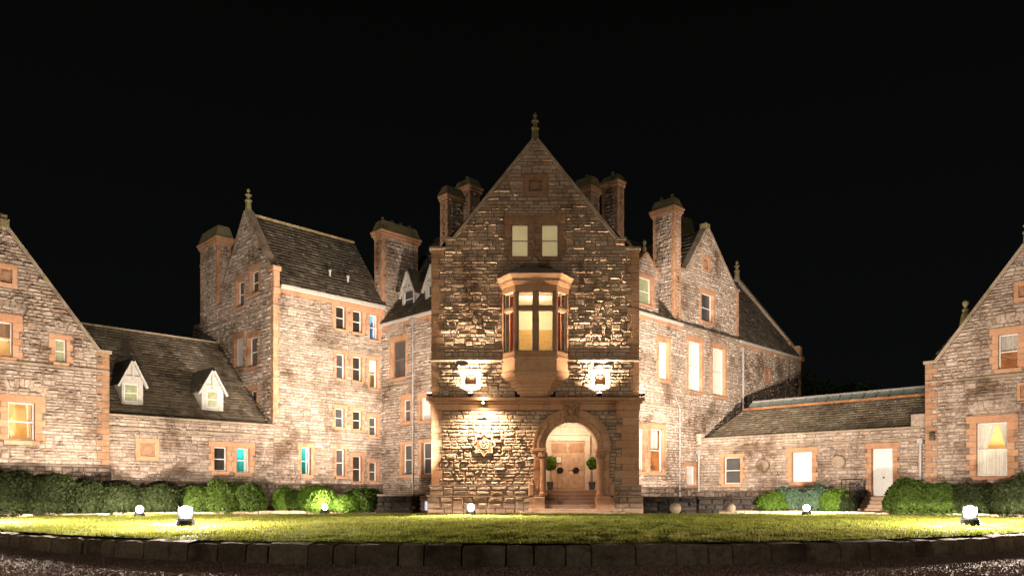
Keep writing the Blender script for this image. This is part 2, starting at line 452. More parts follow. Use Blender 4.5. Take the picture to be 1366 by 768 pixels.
def roof(pts, bld, mat='roof', name='roof', row=(.25, .32), wid=(.28, .5)):
    """tiled plane; pts[0]-pts[1] is the eave"""
    pts = [Vector(p) for p in pts]
    d = (pts[1] - pts[0]).normalized(); n = d.cross(pts[2] - pts[0])
    if n.length < 1e-6: n = d.cross(pts[-1] - pts[0])
    n.normalize()
    if n.z < 0: n = -n
    v = n.cross(d).normalized()
    if v.z < 0: v = -v
    F = Frame(pts[0], d, v, n)
    poly = [((p - pts[0]).dot(d), (p - pts[0]).dot(v)) for p in pts]
    mb = MB(); masonry(mb, F, poly, h=row, L=wid, style='tile')
    mb.face([F.P(s, z, -.03) for s, z in poly], .1)
    return mb.build(name, M[mat], bld)

def quoins(mb, F, s, side, z0, z1, rects, w=(.30, .52), h=(.26, .34), proud=.035, ext=0.0):
    """corner blocks, long and short in turn; side=+1: the wall lies at greater s"""
    z = z0; k = random.randint(0, 1)
    while z < z1 - .02:
        hh = random.uniform(*h)
        if z1 - z - hh < .15: hh = z1 - z
        ww = w[k % 2] * random.uniform(.92, 1.08); k += 1
        a, b = (s - ext, s + ww) if side > 0 else (s - ww, s + ext)
        mb.box(F, a + .003, b - .003, z + .004, z + hh - .004, -.02, proud + random.uniform(-.006, .006))
        mb.face([F.P(max(a, s) if side > 0 else a, z, -.005), F.P(b if side > 0 else min(b, s), z, -.005), F.P(b if side > 0 else min(b, s), z + hh, -.005), F.P(max(a, s) if side > 0 else a, z + hh, -.005)], .2)
        rects.append((a, b, z, z + hh)); z += hh

def quoin_part(bld, mat, *args, **kw):
    mb = MB(); quoins(mb, *args, **kw); return mb.build('quoins', M[mat], bld)

def sheet(mb, F, poly, t=0.0, r=.4): mb.face([F.P(s, z, t) for s, z in poly], r)

# ------------------------------------------------------------------ windows
def sash(F, s0, s1, z0, z1, t, parent, mat='white', w=.06, rails=(.5,), mull=()):
    mb = MB(); d = .07
    mb.box(F, s0, s0 + w, z0, z1, t - d, t, .5, .006); mb.box(F, s1 - w, s1, z0, z1, t - d, t, .5, .006)
    mb.box(F, s0 + w, s1 - w, z1 - w, z1, t - d, t - .002, .5, .006); mb.box(F, s0 + w, s1 - w, z0, z0 + w * 1.3, t - d, t - .002, .5, .006)
    for f in rails:
        zz = z0 + (z1 - z0) * f; mb.box(F, s0 + w, s1 - w, zz - w * .45, zz + w * .45, t - d, t - .004, .5, .006)
    for f in mull:
        ss = s0 + (s1 - s0) * f; mb.box(F, ss - w * .4, ss + w * .4, z0 + w, z1 - w, t - d, t - .005, .5, .006)
    return mb.build('sash', M[mat], parent)

def window(F, bld, rects, pxL, pxR, pyT, pyB, pane='pane', jamb=(.24, .38), lintel=.30, sill=.20, rec=.18, proud=.035,
           frame='white', mat='sand', rails=(.5,), mull=(), sides=(1, 1), room=None, voussoirs=None, tooth=True):
    pm = (pxL + pxR) / 2
    if F.slant(pm) > 0: s0, s1 = F.s(pxL, proud), F.s(pxR, -rec)
    else: s0, s1 = F.s(pxL, -rec), F.s(pxR, proud)
    z0, z1 = F.z(pm, pyB, proud), F.z(pm, pyT, -rec)
    mb = MB(); back = -rec - .12
    rects.append((s0, s1, z0, z1))
    for side in (0, 1):
        if not sides[side]: w_ = .10
        z = z0 + .0; k = random.randint(0, 1)
        while z < z1 - .01:
            hh = random.uniform(.26, .36)
            if z1 - z - hh < .16: hh = z1 - z
            w = jamb[k % 2] if sides[side] else .12
            k += 1
            a, b = (s0 - w, s0) if side == 0 else (s1, s1 + w)
            mb.box(F, a, b, z + .003, z + hh - .003, back, proud + random.uniform(-.005, .005))
            rects.append((a, b, z, z + hh)); z += hh
    jl = jamb[1] if sides[0] else .12; jr = jamb[1] if sides[1] else .12
    mb.box(F, s0 - jl, s1 + jr, z1, z1 + lintel, back, proud + .004)
    rects.append((s0 - jl, s1 + jr, z1, z1 + lintel))
    mb.box(F, s0 - jamb[0] * .6, s1 + jamb[0] * .6, z0 - sill, z0, back, proud + .05)
    rects.append((s0 - jamb[0] * .6, s1 + jamb[0] * .6, z0 - sill, z0))
    w = mb.build('window', M[mat], bld)
    sash(F, s0 + .002, s1 - .002, z0 + .002, z1 - .002, -rec, w, frame, .055, rails, mull)
    g = MB(); q = .05
    if room:
        g.face([F.P(s0 + q, z0 + q, -rec - .045), F.P(s1 - q, z0 + q, -rec - .045), F.P(s1 - q, z1 - q, -rec - .045), F.P(s0 + q, z1 - q, -rec - .045)])
        g.build('pane', M['glass'], w); room(F, s0, s1, z0, z1, -rec - .1, w)
    else:
        zm = (z0 + z1) / 2
        for a, b in ((z0 + q, zm), (zm, z1 - q)):     # two sashes, very slightly out of true with each other
            dt = random.uniform(-.004, .004)
            g.face([F.P(s0 + q, a, -rec - .045 + dt), F.P(s1 - q, a, -rec - .045), F.P(s1 - q, b, -rec - .045), F.P(s0 + q, b, -rec - .045 - dt)], random.random())
        g.build('pane', M[pane], w)
    if voussoirs:                                   # relieving arch of long stones set fanwise over the lintel
        vb = MB(); n = voussoirs; cxs = (s0 + s1) / 2; half = (s1 - s0) / 2 + jl * .9
        rad = half * 1.7; zc = z1 + lintel + .06 - math.sqrt(max(rad * rad - half * half, .01))
        a0 = math.asin(min(.95, half / rad))
        for i in range(n):
            t0_, t1_ = -a0 + 2 * a0 * i / n, -a0 + 2 * a0 * (i + 1) / n
            r0, r1 = rad + .0, rad + .36
            pr = random.uniform(.05, .09); g_ = .012 / rad
            P_ = lambda a, rr: (cxs + math.sin(a) * rr, zc + math.cos(a) * rr)
            vb.prism(F, [P_(t0_ + g_, r0), P_(t1_ - g_, r0), P_(t1_ - g_, r1), P_(t0_ + g_, r1)], -.01, pr, random.random())
        vb.build('relieving_arch', M['rubble'], w)
    return w, (s0, s1, z0, z1)

def string_course(F, bld, s0, s1, z, h=.14, proud=.11, mat='coping', name='string_course'):
    mb = MB(); x = s0
    while x < s1 - .01:
        L = random.uniform(.8, 1.4)
        if s1 - x - L < .4: L = s1 - x
        r = random.random()
        prof = [(0, -.03), (-.0, proud * .6), (h * .45, proud), (h * .72, proud), (h, .02)]
        vs = [F.P(x + .002, z + a, b) for a, b in prof] + [F.P(x + L - .002, z + a, b) for a, b in prof]
        n = len(prof); fs = [tuple(range(n)), tuple(reversed(range(n, 2 * n)))]
        for i in range(n - 1): fs.append((i, n + i, n + i + 1, i + 1))
        mb.add(vs, fs, r); x += L
    return mb.build(name, M[mat], bld)

def finial(p, bld, h=1.0, w=.16, kind='spike', mat='finial'):
    mb = MB()
    if kind == 'ball':
        pr = [(w, 0), (w * .8, h * .35), (w * .95, h * .4), (w * .5, h * .5), (w * .45, h * .62), (w * .8, h * .72), (w * .9, h * .82), (w * .55, h * .95), (.01, h)]
    else:
        pr = [(w, 0), (w * .8, h * .42), (w * 1.05, h * .46), (w * 1.05, h * .5), (w * .55, h * .54), (w * .5, h * .66), (w * 1.0, h * .7), (w * .9, h * .74), (w * .3, h * .8), (w * .55, h * .9), (w * .3, h * .97), (.01, h)]
    mb.lathe(p, pr, 8); return mb.build('finial', M[mat], bld)

def chimney(F, s0, s1, t0, t1, z0, zc, zt, bld, lit=True, pots=0, quoin=.16, mat='rubble', slope=.22, flare=1.0):
    """stack in frame F between s0..s1, t0 (back)..t1 (front); zc cornice height, zt top of the mossy cap"""
    mb = MB(); qbs = []; faces = [(F.shifted(t1), s0, s1), (F.left(s0, t0), 0, t1 - t0), (F.right(s1, t1), 0, t1 - t0)]
    for f, a, b in faces:
        rects = []
        if b - a > .5:
            for e_, sd in ((a, 1), (b, -1)):
                qb = MB(); quoins(qb, f, e_, sd, z0, zc, rects, (quoin, quoin * 1.6), (.22, .3), .03, 0); qbs.append(qb)
        masonry(mb, f, [(a, z0), (b, z0), (b, zc), (a, zc)], rects, h=(.16, .26), L=(.2, .5))
    sheet(mb, F, [(s0, z0), (s1, z0), (s1, zc), (s0, zc)], t0)
    st = mb.build('chimney', M[mat], bld)
    for qb in qbs: qb.build('quoins', M['sand'], st)
    c = MB()
    zm = z0 + (zc - z0) * .55
    for za, zb, o in ((zc - .12, zc + .02, .06 * flare), (zc + .02, zc + .2, .14 * flare), (zc + .2, zc + .34, .2 * flare)):
        c.box(F, s0 - o, s1 + o, za, zb, t0 - o, t1 + o, random.random(), .03)
    c.build('cornice', M['sand'], st)
    k = MB(); o = .13; zb = zc + .34; o2 = -slope * .35
    vs = [F.P(s0 - o, zb, t0 - o), F.P(s1 + o, zb, t0 - o), F.P(s1 + o, zb, t1 + o), F.P(s0 - o, zb, t1 + o),
          F.P(s0 - o2, zt, t0 - o2), F.P(s1 + o2, zt, t0 - o2), F.P(s1 + o2, zt, t1 + o2), F.P(s0 - o2, zt, t1 + o2)]
    k.add(vs, [(0, 1, 5, 4), (1, 2, 6, 5), (2, 3, 7, 6), (3, 0, 4, 7), (4, 5, 6, 7)])
    k.build('cap', M['finial'], st)
    if pots:
        for i in range(pots):
            f = (i + .5) / pots
            long_s = (s1 - s0) > (t1 - t0)
            p = F.P(s0 + (s1 - s0) * f, zt, (t0 + t1) / 2) if long_s else F.P((s0 + s1) / 2, zt, t0 + (t1 - t0) * f)
            pb = MB(); pb.lathe(p, [(.11, 0), (.1, .18), (.13, .2), (.13, .26), (.08, .27)], 8); pb.build('pot', M['coping'], st)
    return st

def carved_panel(F, bld, rects, s0, s1, z0, z1, border=.14, mat='sand', shield=True, name='carved_panel', inner='sand_dull', dp=.07):
    mb = MB(); b = border
    for q in ((s0 - b, s1 + b, z1, z1 + b), (s0 - b, s1 + b, z0 - b, z0), (s0 - b, s0, z0, z1), (s1, s1 + b, z0, z1)):
        mb.box(F, *q, -dp - .03, .05)
    rects.append((s0 - b, s1 + b, z0 - b, z1 + b))
    o = mb.build(name, M[mat], bld)
    k = MB(); sheet(k, F, [(s0, z0), (s1, z0), (s1, z1), (s0, z1)], -dp)
    w, h, cx, cz = (s1 - s0), (z1 - z0), (s0 + s1) / 2, (z0 + z1) / 2
    if shield:
        k.prism(F, [(cx, cz - h * .38), (cx + w * .27, cz - h * .05), (cx + w * .3, cz + h * .28), (cx, cz + h * .36), (cx - w * .3, cz + h * .28), (cx - w * .27, cz - h * .05)], -dp, -dp + .06, .8)
        k.prism(F, [(cx, cz - h * .16), (cx + w * .1, cz + h * .04), (cx, cz + h * .2), (cx - w * .1, cz + h * .04)], -dp + .06, -dp + .09, .9)
        for sg in (-1, 1):
            k.prism(F, [(cx + sg * w * .34, cz - h * .4), (cx + sg * w * .46, cz - h * .4), (cx + sg * w * .46, cz + h * .05), (cx + sg * w * .36, cz - h * .1)], -dp, -dp + .05, .6)
    k.build('carving', M[inner], o)
    return o

def downpipe(F, bld, s, z0, z1, r=.06, hopper=True, mat='iron', t=.14):
    mb = MB(); mb.tube([F.P(s, z0, t), F.P(s, z1, t)], r, 8)
    z = z0 + .5
    while z < z1:
        mb.tube([F.P(s, z, t), F.P(s, z + .08, t)], r * 1.35, 8); z += 1.8
    if hopper: mb.box(F, s - .15, s + .15, z1, z1 + .32, t - .13, t + .13, .5, .03)
    return mb.build('downpipe', M[mat], bld)

def wedge_dormer(Froof_wall, bld, pxL, pxR, pyB, pyE, pyA, t, win, depth=2.2, glassm='pane_dormer', over=.14):
    """small timber dormer whose face stands at t behind the wall plane"""
    F = Froof_wall; pm = (pxL + pxR) / 2
    s0, s1 = F.s(pxL, t), F.s(pxR, t); sm = (s0 + s1) / 2
    z0, ze, za = F.z(pm, pyB, t), F.z(pm, pyE, t), F.z(pm, pyA, t)
    mb = MB()
    a, b, c, d = F.s(win[0], t), F.s(win[1], t), F.z(pm, win[3], t), F.z(pm, win[2], t)
    mb.box(F, s0, a, z0, ze, t - .1, t, .5, .01); mb.box(F, b, s1, z0, ze, t - .1, t, .5, .01)
    mb.box(F, a, b, z0, c, t - .1, t + .03, .5, .01); mb.box(F, a, b, d, ze, t - .1, t - .003, .5, .01)
    mb.prism(F, [(s0, ze), (s1, ze), (sm, za - .1)], t - .1, t - .006)
    for (x0, x1) in ((s0, sm), (sm, s1)):           # cheeks
        pass
    sheet(mb, F.left(s0, t - depth), [(0, z0), (depth, z0), (depth, ze), (0, ze)])
    sheet(mb, F.right(s1, t), [(0, z0), (depth, z0), (depth, ze), (0, ze)])
    # barge boards
    sl = (za - ze) / (sm - s0)
    mb.slab(F, (s0 - over, ze - over * sl - .1), (sm, za - .1), .10, t - .02, t + .16)
    mb.slab(F, (sm, za - .1), (s1 + over, ze - over * sl - .1), .10, t - .022, t + .158)
    mb.prism(F, [(sm - .05, ze + .02), (sm + .05, ze + .02), (sm + .05, za - .15), (sm - .05, za - .15)], t, t + .1)
    mb.box(F, s0 + .05, s1 - .05, ze + (za - ze) * .12, ze + (za - ze) * .12 + .09, t, t + .09, .5, .01)
    o = mb.build('dormer', M['dullwhite'], bld)
    rb = MB()
    for sg, e in ((-1, s0), (1, s1)):
        x = e + sg * (over + .03)
        zz = ze - (over + .03) * sl
        rb.face([F.P(x, zz + .14, t + .1), F.P(sm, za + .15, t + .1), F.P(sm, za + .15, t - depth - .6), F.P(x, zz + .14, t - depth)])
        rb.face([F.P(x, zz + .08, t + .1), F.P(x, zz + .14, t + .1), F.P(x, zz + .14, t - depth), F.P(x, zz + .08, t - depth)])
    rb.build('dormer_roof', M['roof'], o)
    sash(F, a + .002, b - .002, c + .002, d - .002, t - .03, o, 'white', .045)
    g = MB(); g.face([F.P(a + .03, c + .03, t - .07), F.P(b - .03, c + .03, t - .07), F.P(b - .03, d - .03, t - .07), F.P(a + .03, d - .03, t - .07)])
    g.build('pane', M[glassm], o)
    return o

# rooms behind lit windows
def room_box(F, s0, s1, z0, z1, t, depth, parent, mat, side=.5, up=.3, down=.5):
    mb = MB(); a, b, c, d = s0 - side, s1 + side, z0 - down, z1 + up; e = t - depth
    P = F.P
    mb.face([P(a, c, e), P(b, c, e), P(b, d, e), P(a, d, e)], .5)
    mb.face([P(a, c, e), P(a, d, e), P(a, d, t), P(a, c, t)], .5); mb.face([P(b, c, e), P(b, c, t), P(b, d, t), P(b, d, e)], .5)
    mb.face([P(a, d, e), P(b, d, e), P(b, d, t), P(a, d, t)], .9); mb.face([P(a, c, e), P(a, c, t), P(b, c, t), P(b, c, e)], .1)
    return mb.build('room', M[mat], parent)
def pleats(F, pts_top, pts_bot, t, parent, mat, n=24, amp=.03, name='curtain'):
    mb = MB(); (a0, z1), (a1, _) = pts_top; (b0, z0), (b1, _) = pts_bot
    for i in range(n):
        f, g = i / n, (i + 1) / n
        o = lambda x: amp * math.sin(x * n * 1.9)
        mb.face([F.P(b0 + (b1 - b0) * f, z0, t + o(f)), F.P(b0 + (b1 - b0) * g, z0, t + o(g)),
                 F.P(a0 + (a1 - a0) * g, z1, t + o(g)), F.P(a0 + (a1 - a0) * f, z1, t + o(f))], random.random())
    return mb.build(name, M[mat], parent)
def room_curtains(F, s0, s1, z0, z1, t, w):
    room_box(F, s0, s1, z0, z1, t, 2.0, w, 'cream')
    zm = z0 + (z1 - z0) * .52; sm = s0 + (s1 - s0) * .62
    pleats(F, ((s0, zm), (s1, zm)), ((s0, z0), (s1, z0)), t - .05, w, 'curtain')
    pleats(F, ((s0, z1), (sm, z1)), ((s0, zm), (s0 + (s1 - s0) * .3, zm)), t - .09, w, 'curtain')
    pleats(F, ((sm, z1), (s1, z1)), ((s1 - (s1 - s0) * .08, zm), (s1, zm)), t - .09, w, 'curtain')
    lamp('room_light', 'POINT', F.P((s0 + s1) / 2, z1 - .2, t - 1.0), 75, (1, .72, .30), w, .15)
def room_lamp(F, s0, s1, z0, z1, t, w):
    room_box(F, s0, s1, z0, z1, t, 2.0, w, 'cream')
    b = MB(); p = F.P(s0 + (s1 - s0) * .25, z0 + .02, t - .5)
    b.lathe(p, [(.09, 0), (.09, .03), (.03, .06), (.03, .22), (.16, .23), (.11, .44), (.03, .45)], 12)
    b.build('table_lamp', M['pane_warm'], w)
    pleats(F, ((s0 + (s1 - s0) * .72, z1), (s1, z1)), ((s0 + (s1 - s0) * .8, z0), (s1, z0)), t - .1, w, 'cream', 10)
    lamp('room_light', 'POINT', F.P((s0 + s1) / 2, z0 + .9, t - .9), 60, (1, .70, .30), w, .15)
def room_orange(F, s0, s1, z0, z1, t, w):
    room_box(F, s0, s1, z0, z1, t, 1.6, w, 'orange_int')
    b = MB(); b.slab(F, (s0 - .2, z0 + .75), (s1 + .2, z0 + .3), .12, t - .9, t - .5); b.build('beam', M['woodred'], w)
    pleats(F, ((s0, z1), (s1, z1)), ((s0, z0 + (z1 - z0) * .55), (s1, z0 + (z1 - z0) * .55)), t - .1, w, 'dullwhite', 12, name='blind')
def room_glow(mat, lampcol, power, blind=None):
    def f(F, s0, s1, z0, z1, t, w):
        room_box(F, s0, s1, z0, z1, t, 1.3, w, mat, .3, .3, .3)
        if blind: pleats(F, ((s0, z1), (s1, z1)), ((s0, z0 + (z1 - z0) * blind), (s1, z0 + (z1 - z0) * blind)), t - .04, w, 'curtain', 8, .01, 'blind')
        sd = random.choice((0, 1)); x0 = s0 if sd == 0 else s1 - (s1 - s0) * .22
        pleats(F, ((x0, z1), (x0 + (s1 - s0) * .22, z1)), ((x0, z0), (x0 + (s1 - s0) * .2, z0)), t - .08, w, 'curtain', 6, .02)
        lamp('room_light', 'POINT', F.P((s0 + s1) / 2 + random.uniform(-.3, .3), z1 + .05, t - .75), power, lampcol, w, .1)
    return f
room_teal = room_glow('teal_wall', (.62, 1, .92), 42)
room_blue = room_glow('blue_wall', (.75, .9, 1), 36)
room_olive = room_glow('cream', (1, .85, .45), 14, .6)
def room_drape(F, s0, s1, z0, z1, t, w):
    room_box(F, s0, s1, z0, z1, t, 1.2, w, 'curtain', .1, .1, .1)
    a = s0 + (s1 - s0) * random.uniform(.18, .34)
    pleats(F, ((a, z1), (s1, z1)), ((a + .04, z0), (s1, z0)), t - .03, w, 'curtain', 14, .025)
def room_pale(F, s0, s1, z0, z1, t, w):
    room_box(F, s0, s1, z0, z1, t, 1.6, w, 'cream')
    pleats(F, ((s0, z1), (s1, z1)), ((s0, z0 + (z1 - z0) * .58), (s1, z0 + (z1 - z0) * .58)), t - .06, w, 'frame_tan', 10, .01, name='blind')
    lamp('room_light', 'POINT', F.P((s0 + s1) / 2, z1 - .4, t - .9), 45, (1, .80, .50), w, .15)

# ================================================================== setting: planes of the house
cR = lambda c, px: Frame((lambda u: (u * c / (1 - u), c / (1 - u)))((px - CX) / FOC), (Q, Q))      # wall y = x + c
cL = lambda c, px: Frame((lambda u: (u * c / (1 + u), c / (1 + u)))((px - CX) / FOC), (Q, -Q))     # wall y = -x + c

# ================================================================== ground
def ground_z(x, y):
    f = min(max((y - 15) / 13.0, 0), 1); f = f * f * (3 - 2 * f)
    return -0.42 + 0.40 * f
def gravel_mat():
    m, n, b, out = new_mat('gravel_ground')
    v = n.nodes.new('ShaderNodeTexVoronoi'); v.inputs['Scale'].default_value = 28
    g = n.nodes.new('ShaderNodeNewGeometry'); n.links.new(g.outputs['Position'], v.inputs['Vector'])
    r = ramp(n, [(0, (.18, .115, .09)), (.5, (.28, .19, .15)), (1, (.38, .28, .23))])
    s = n.nodes.new('ShaderNodeSeparateColor'); n.links.new(v.outputs['Color'], s.inputs[0]); n.links.new(s.outputs[0], r.inputs[0])
    n2 = noise(n, .5, 5, .65); r2 = ramp(n, [(.4, (1, 1, 1)), (.7, (.55, .5, .48))]); n.links.new(n2.outputs[0], r2.inputs[0])
    n.links.new(mixc(n, 'MULTIPLY', 1.0, r.outputs[0], r2.outputs[0]), b.inputs['Base Color'])
    bp = n.nodes.new('ShaderNodeBump'); bp.inputs['Strength'].default_value = .8; bp.inputs['Distance'].default_value = .03; bp.invert = True
    n.links.new(v.outputs['Distance'], bp.inputs['Height']); n.links.new(bp.outputs[0], b.inputs['Normal'])
    b.inputs['Roughness'].default_value = .85
    return m
M['gravel'] = gravel_mat()
M['pebble'] = rock('gravel_stones', [(.26, .15, .115), (.38, .235, .185), (.48, .33, .27), (.32, .195, .15), (.56, .44, .38)], rough=.75, bump=0, stain=(.7, .65, .6))
gm = MB(); N1 = [-400, -60, -30] + [i * 2.5 for i in range(-10, 11)] + [30, 60, 400]
N2 = [-20, 0, 8, 12, 15] + [17 + i for i in range(0, 18)] + [38, 45, 60, 100, 400]
for i in range(len(N1) - 1):
    for j in range(len(N2) - 1):
        gm.face([(x, y, ground_z(x, y)) for x, y in ((N1[i], N2[j]), (N1[i + 1], N2[j]), (N1[i + 1], N2[j + 1]), (N1[i], N2[j + 1]))])
gm.build('ground', M['gravel'], kind='structure')

# lawn: near half of an ellipse, flat far edge
LC, LA, LB = (0.3, 34.4), 21.0, 18.9
def in_lawn(x, y, m=0.0):
    a = (x - LC[0]) / (LA - m); 
    if y < LC[1]: return a * a + ((y - LC[1]) / (LB - m)) ** 2 < 1
    return a * a + ((y - LC[1]) / max(.9 - m, .1)) ** 2 < 1
NSEG = 96
ring = []
for k in range(NSEG):
    th = 2 * math.pi * k / NSEG; y = math.sin(th)
    ring.append((LC[0] + LA * math.cos(th), LC[1] + (LB if y < 0 else .9) * y))
def lawn_z(x, y):
    return 0.02 + .10 * max(0, 1 - ((x - LC[0]) / LA) ** 2 - ((y - 26) / 10) ** 2)
lm = MB(); K = 10
for k in range(NSEG):
    p, q = ring[k], ring[(k + 1) % NSEG]; c0 = (LC[0], 26.0)
    for j in range(K):
        f, g = j / K, (j + 1) / K
        L_ = lambda P_, w: (c0[0] + (P_[0] - c0[0]) * w, c0[1] + (P_[1] - c0[1]) * w)
        pts = [L_(p, f), L_(p, g), L_(q, g), L_(q, f)] if j else [c0, L_(p, g), L_(q, g)]
        lm.face([(x, y, lawn_z(x, y)) for x, y in pts])
M['turf'] = plain('turf', (.10, .095, .025), .95, var=.45, scale=3, bump=.4)
lm.build('lawn', M['turf'], kind='structure')

# grass blades
def fast_mesh(name, verts, faces_n, mat, rnd, parent=None):
    """verts (N,k,3): N faces of k corners"""
    me = bpy.data.meshes.new(name); N, k = verts.shape[0], verts.shape[1]
    me.vertices.add(N * k); me.vertices.foreach_set('co', verts.reshape(-1).astype(np.float32))
    me.loops.add(N * k); me.loops.foreach_set('vertex_index', np.arange(N * k, dtype=np.int32))
    me.polygons.add(N); me.polygons.foreach_set('loop_start', np.arange(0, N * k, k, dtype=np.int32))
    me.polygons.foreach_set('loop_total', np.full(N, k, dtype=np.int32))
    at = me.attributes.new('rnd', 'FLOAT', 'FACE'); at.data.foreach_set('value', rnd.astype(np.float32))
    me.materials.append(mat); me.update(calc_edges=True)
    o = bpy.data.objects.new(name, me); C.objects.link(o); o.parent = parent; return o
def vnoise(x, y, sc, seed):
    r = np.random.default_rng(seed); g = r.random((64, 64)); x = x / sc + 1000; y = y / sc + 1000
    xi, yi = np.floor(x).astype(int), np.floor(y).astype(int); fx, fy = x - xi, y - yi
    fx = fx * fx * (3 - 2 * fx); fy = fy * fy * (3 - 2 * fy); G = lambda a, b: g[a % 64, b % 64]
    return (G(xi, yi) * (1 - fx) + G(xi + 1, yi) * fx) * (1 - fy) + (G(xi, yi + 1) * (1 - fx) + G(xi + 1, yi + 1) * fx) * fy
n0 = 330000
yy = 15.3 + (35.2 - 15.3) * RNG.random(n0) ** 1.35; xx = RNG.uniform(-20.8, 21.4, n0)
ok = ((xx - LC[0]) / (LA - .02)) ** 2 + ((yy - LC[1]) / np.where(yy < LC[1], LB - .02, .85)) ** 2 < 1
ok &= np.abs(xx) < .75 * yy + 1
xx, yy = xx[ok], yy[ok]; n = len(xx)
cl = .35 * vnoise(xx, yy, 1.1, 1) + .65 * vnoise(xx, yy, .30, 2)
hh = (.018 + .105 * cl ** 1.6) * RNG.uniform(.7, 1.35, n); th = RNG.uniform(0, 2 * np.pi, n)
zz = .02 + .10 * np.clip(1 - ((xx - LC[0]) / LA) ** 2 - ((yy - 26) / 10) ** 2, 0, None) - .005
w = RNG.uniform(.008, .018, n); lean = RNG.normal(0, .03, (n, 2))
vt = np.zeros((n, 3, 3))
vt[:, 0] = np.stack([xx - w * np.cos(th), yy - w * np.sin(th), zz], 1); vt[:, 1] = np.stack([xx + w * np.cos(th), yy + w * np.sin(th), zz], 1)
vt[:, 2] = np.stack([xx + lean[:, 0], yy + lean[:, 1], zz + hh], 1)
dry = np.clip(.75 * vnoise(xx, yy, 2.6, 3) + .25 * vnoise(xx, yy, .5, 5) + RNG.normal(0, .18, n), 0, 1)
gr = fast_mesh('grass', vt, 3, M['grass'], dry)
gr['kind'] = 'stuff'; tag(gr, 'short yellowish green mown grass covering the round lawn', 'grass')

# loose gravel near the camera
n0 = 90000
yy = 12.6 + 10.5 * RNG.random(n0) ** 1.5; xx = RNG.uniform(-17, 17, n0)
ok = (((xx - LC[0]) / (LA + .35)) ** 2 + ((yy - LC[1]) / (LB + .35)) ** 2 > 1) & (np.abs(xx) < .75 * yy + 1)
xx, yy = xx[ok], yy[ok]; n = len(xx)
zz = np.array([ground_z(a, b) for a, b in zip(xx, yy)]); r = RNG.uniform(.012, .034, n); ph = RNG.uniform(0, 6.28, n)
oct_ = np.array([(1, 0, 0), (0, 1, 0), (-1, 0, 0), (0, -1, 0), (0, 0, 1)], float); fo = [(0, 1, 4), (1, 2, 4), (2, 3, 4), (3, 0, 4)]
P5 = np.zeros((n, 5, 3)); sc = RNG.uniform(.6, 1.4, (n, 5))
for k in range(5):
    cx_, cy_ = oct_[k, 0], oct_[k, 1]
    P5[:, k, 0] = xx + r * sc[:, k] * (cx_ * np.cos(ph) - cy_ * np.sin(ph)); P5[:, k, 1] = yy + r * sc[:, k] * (cx_ * np.sin(ph) + cy_ * np.cos(ph))
    P5[:, k, 2] = zz + (r * .9 * sc[:, k] if k == 4 else -.004)
tri = np.concatenate([P5[:, list(f)] for f in fo], 0); rr = np.tile(RNG.random(n), 4)
gv = fast_mesh('gravel', tri, 3, M['pebble'], rr)
gv['kind'] = 'stuff'; tag(gv, 'loose reddish brown gravel of the drive in the foreground', 'gravel')

# stone edging that holds the lawn up
kb = MB(); th = math.radians(180)
M['kerbstone'] = rock('kerb_stone', [(.30, .235, .16), (.40, .315, .22), (.48, .38, .27), (.35, .275, .195)], grain=.6, stain=(.4, .38, .35), moss=(.10, .10, .03), moss_at=(.58, .72), bump=.9)
th0, th1 = math.pi * .985, math.pi * 2.015; t_ = th0
def kp(t, o): return (LC[0] + (LA + o) * math.cos(t), LC[1] + (LB + o) * math.sin(t))
while t_ < th1:
    dth = random.uniform(.45, .85) / 19.5; ta, tb = t_ + .0008, t_ + dth - .0008; tm = (ta + tb) / 2
    za = -.5; top = .015 + random.uniform(-.03, .012); j = lambda: random.uniform(-.02, .02)
    vs = []
    for t in (ta, tm, tb):
        o0, o1 = .02, .30 + j()
        (a, b), (c, d) = kp(t, o0), kp(t, o1)
        e = .02 if t != tm else 0
        vs += [(a, b, za), (a, b, top + j() * .5), (c, d, top + j() * .7 - .01 - e), (kp(t, o1 + .05)[0], kp(t, o1 + .05)[1], top - .07 - e), (kp(t, o1 + .08)[0], kp(t, o1 + .08)[1], za + .1), (kp(t, o1 + .04)[0], kp(t, o1 + .04)[1], za)]
    fs = [(0, 1, 2, 3, 4, 5), (17, 16, 15, 14, 13, 12)]
    for s_ in (0, 6):
        for k in range(5): fs.append((s_ + k, s_ + 6 + k, s_ + 7 + k, s_ + 1 + k))
    kb.add(vs, fs, random.random()); t_ += dth
tag(kb.build('retaining_kerb', M['kerbstone']), 'low curved kerb of rough dark stone blocks holding up the round lawn', 'kerb')

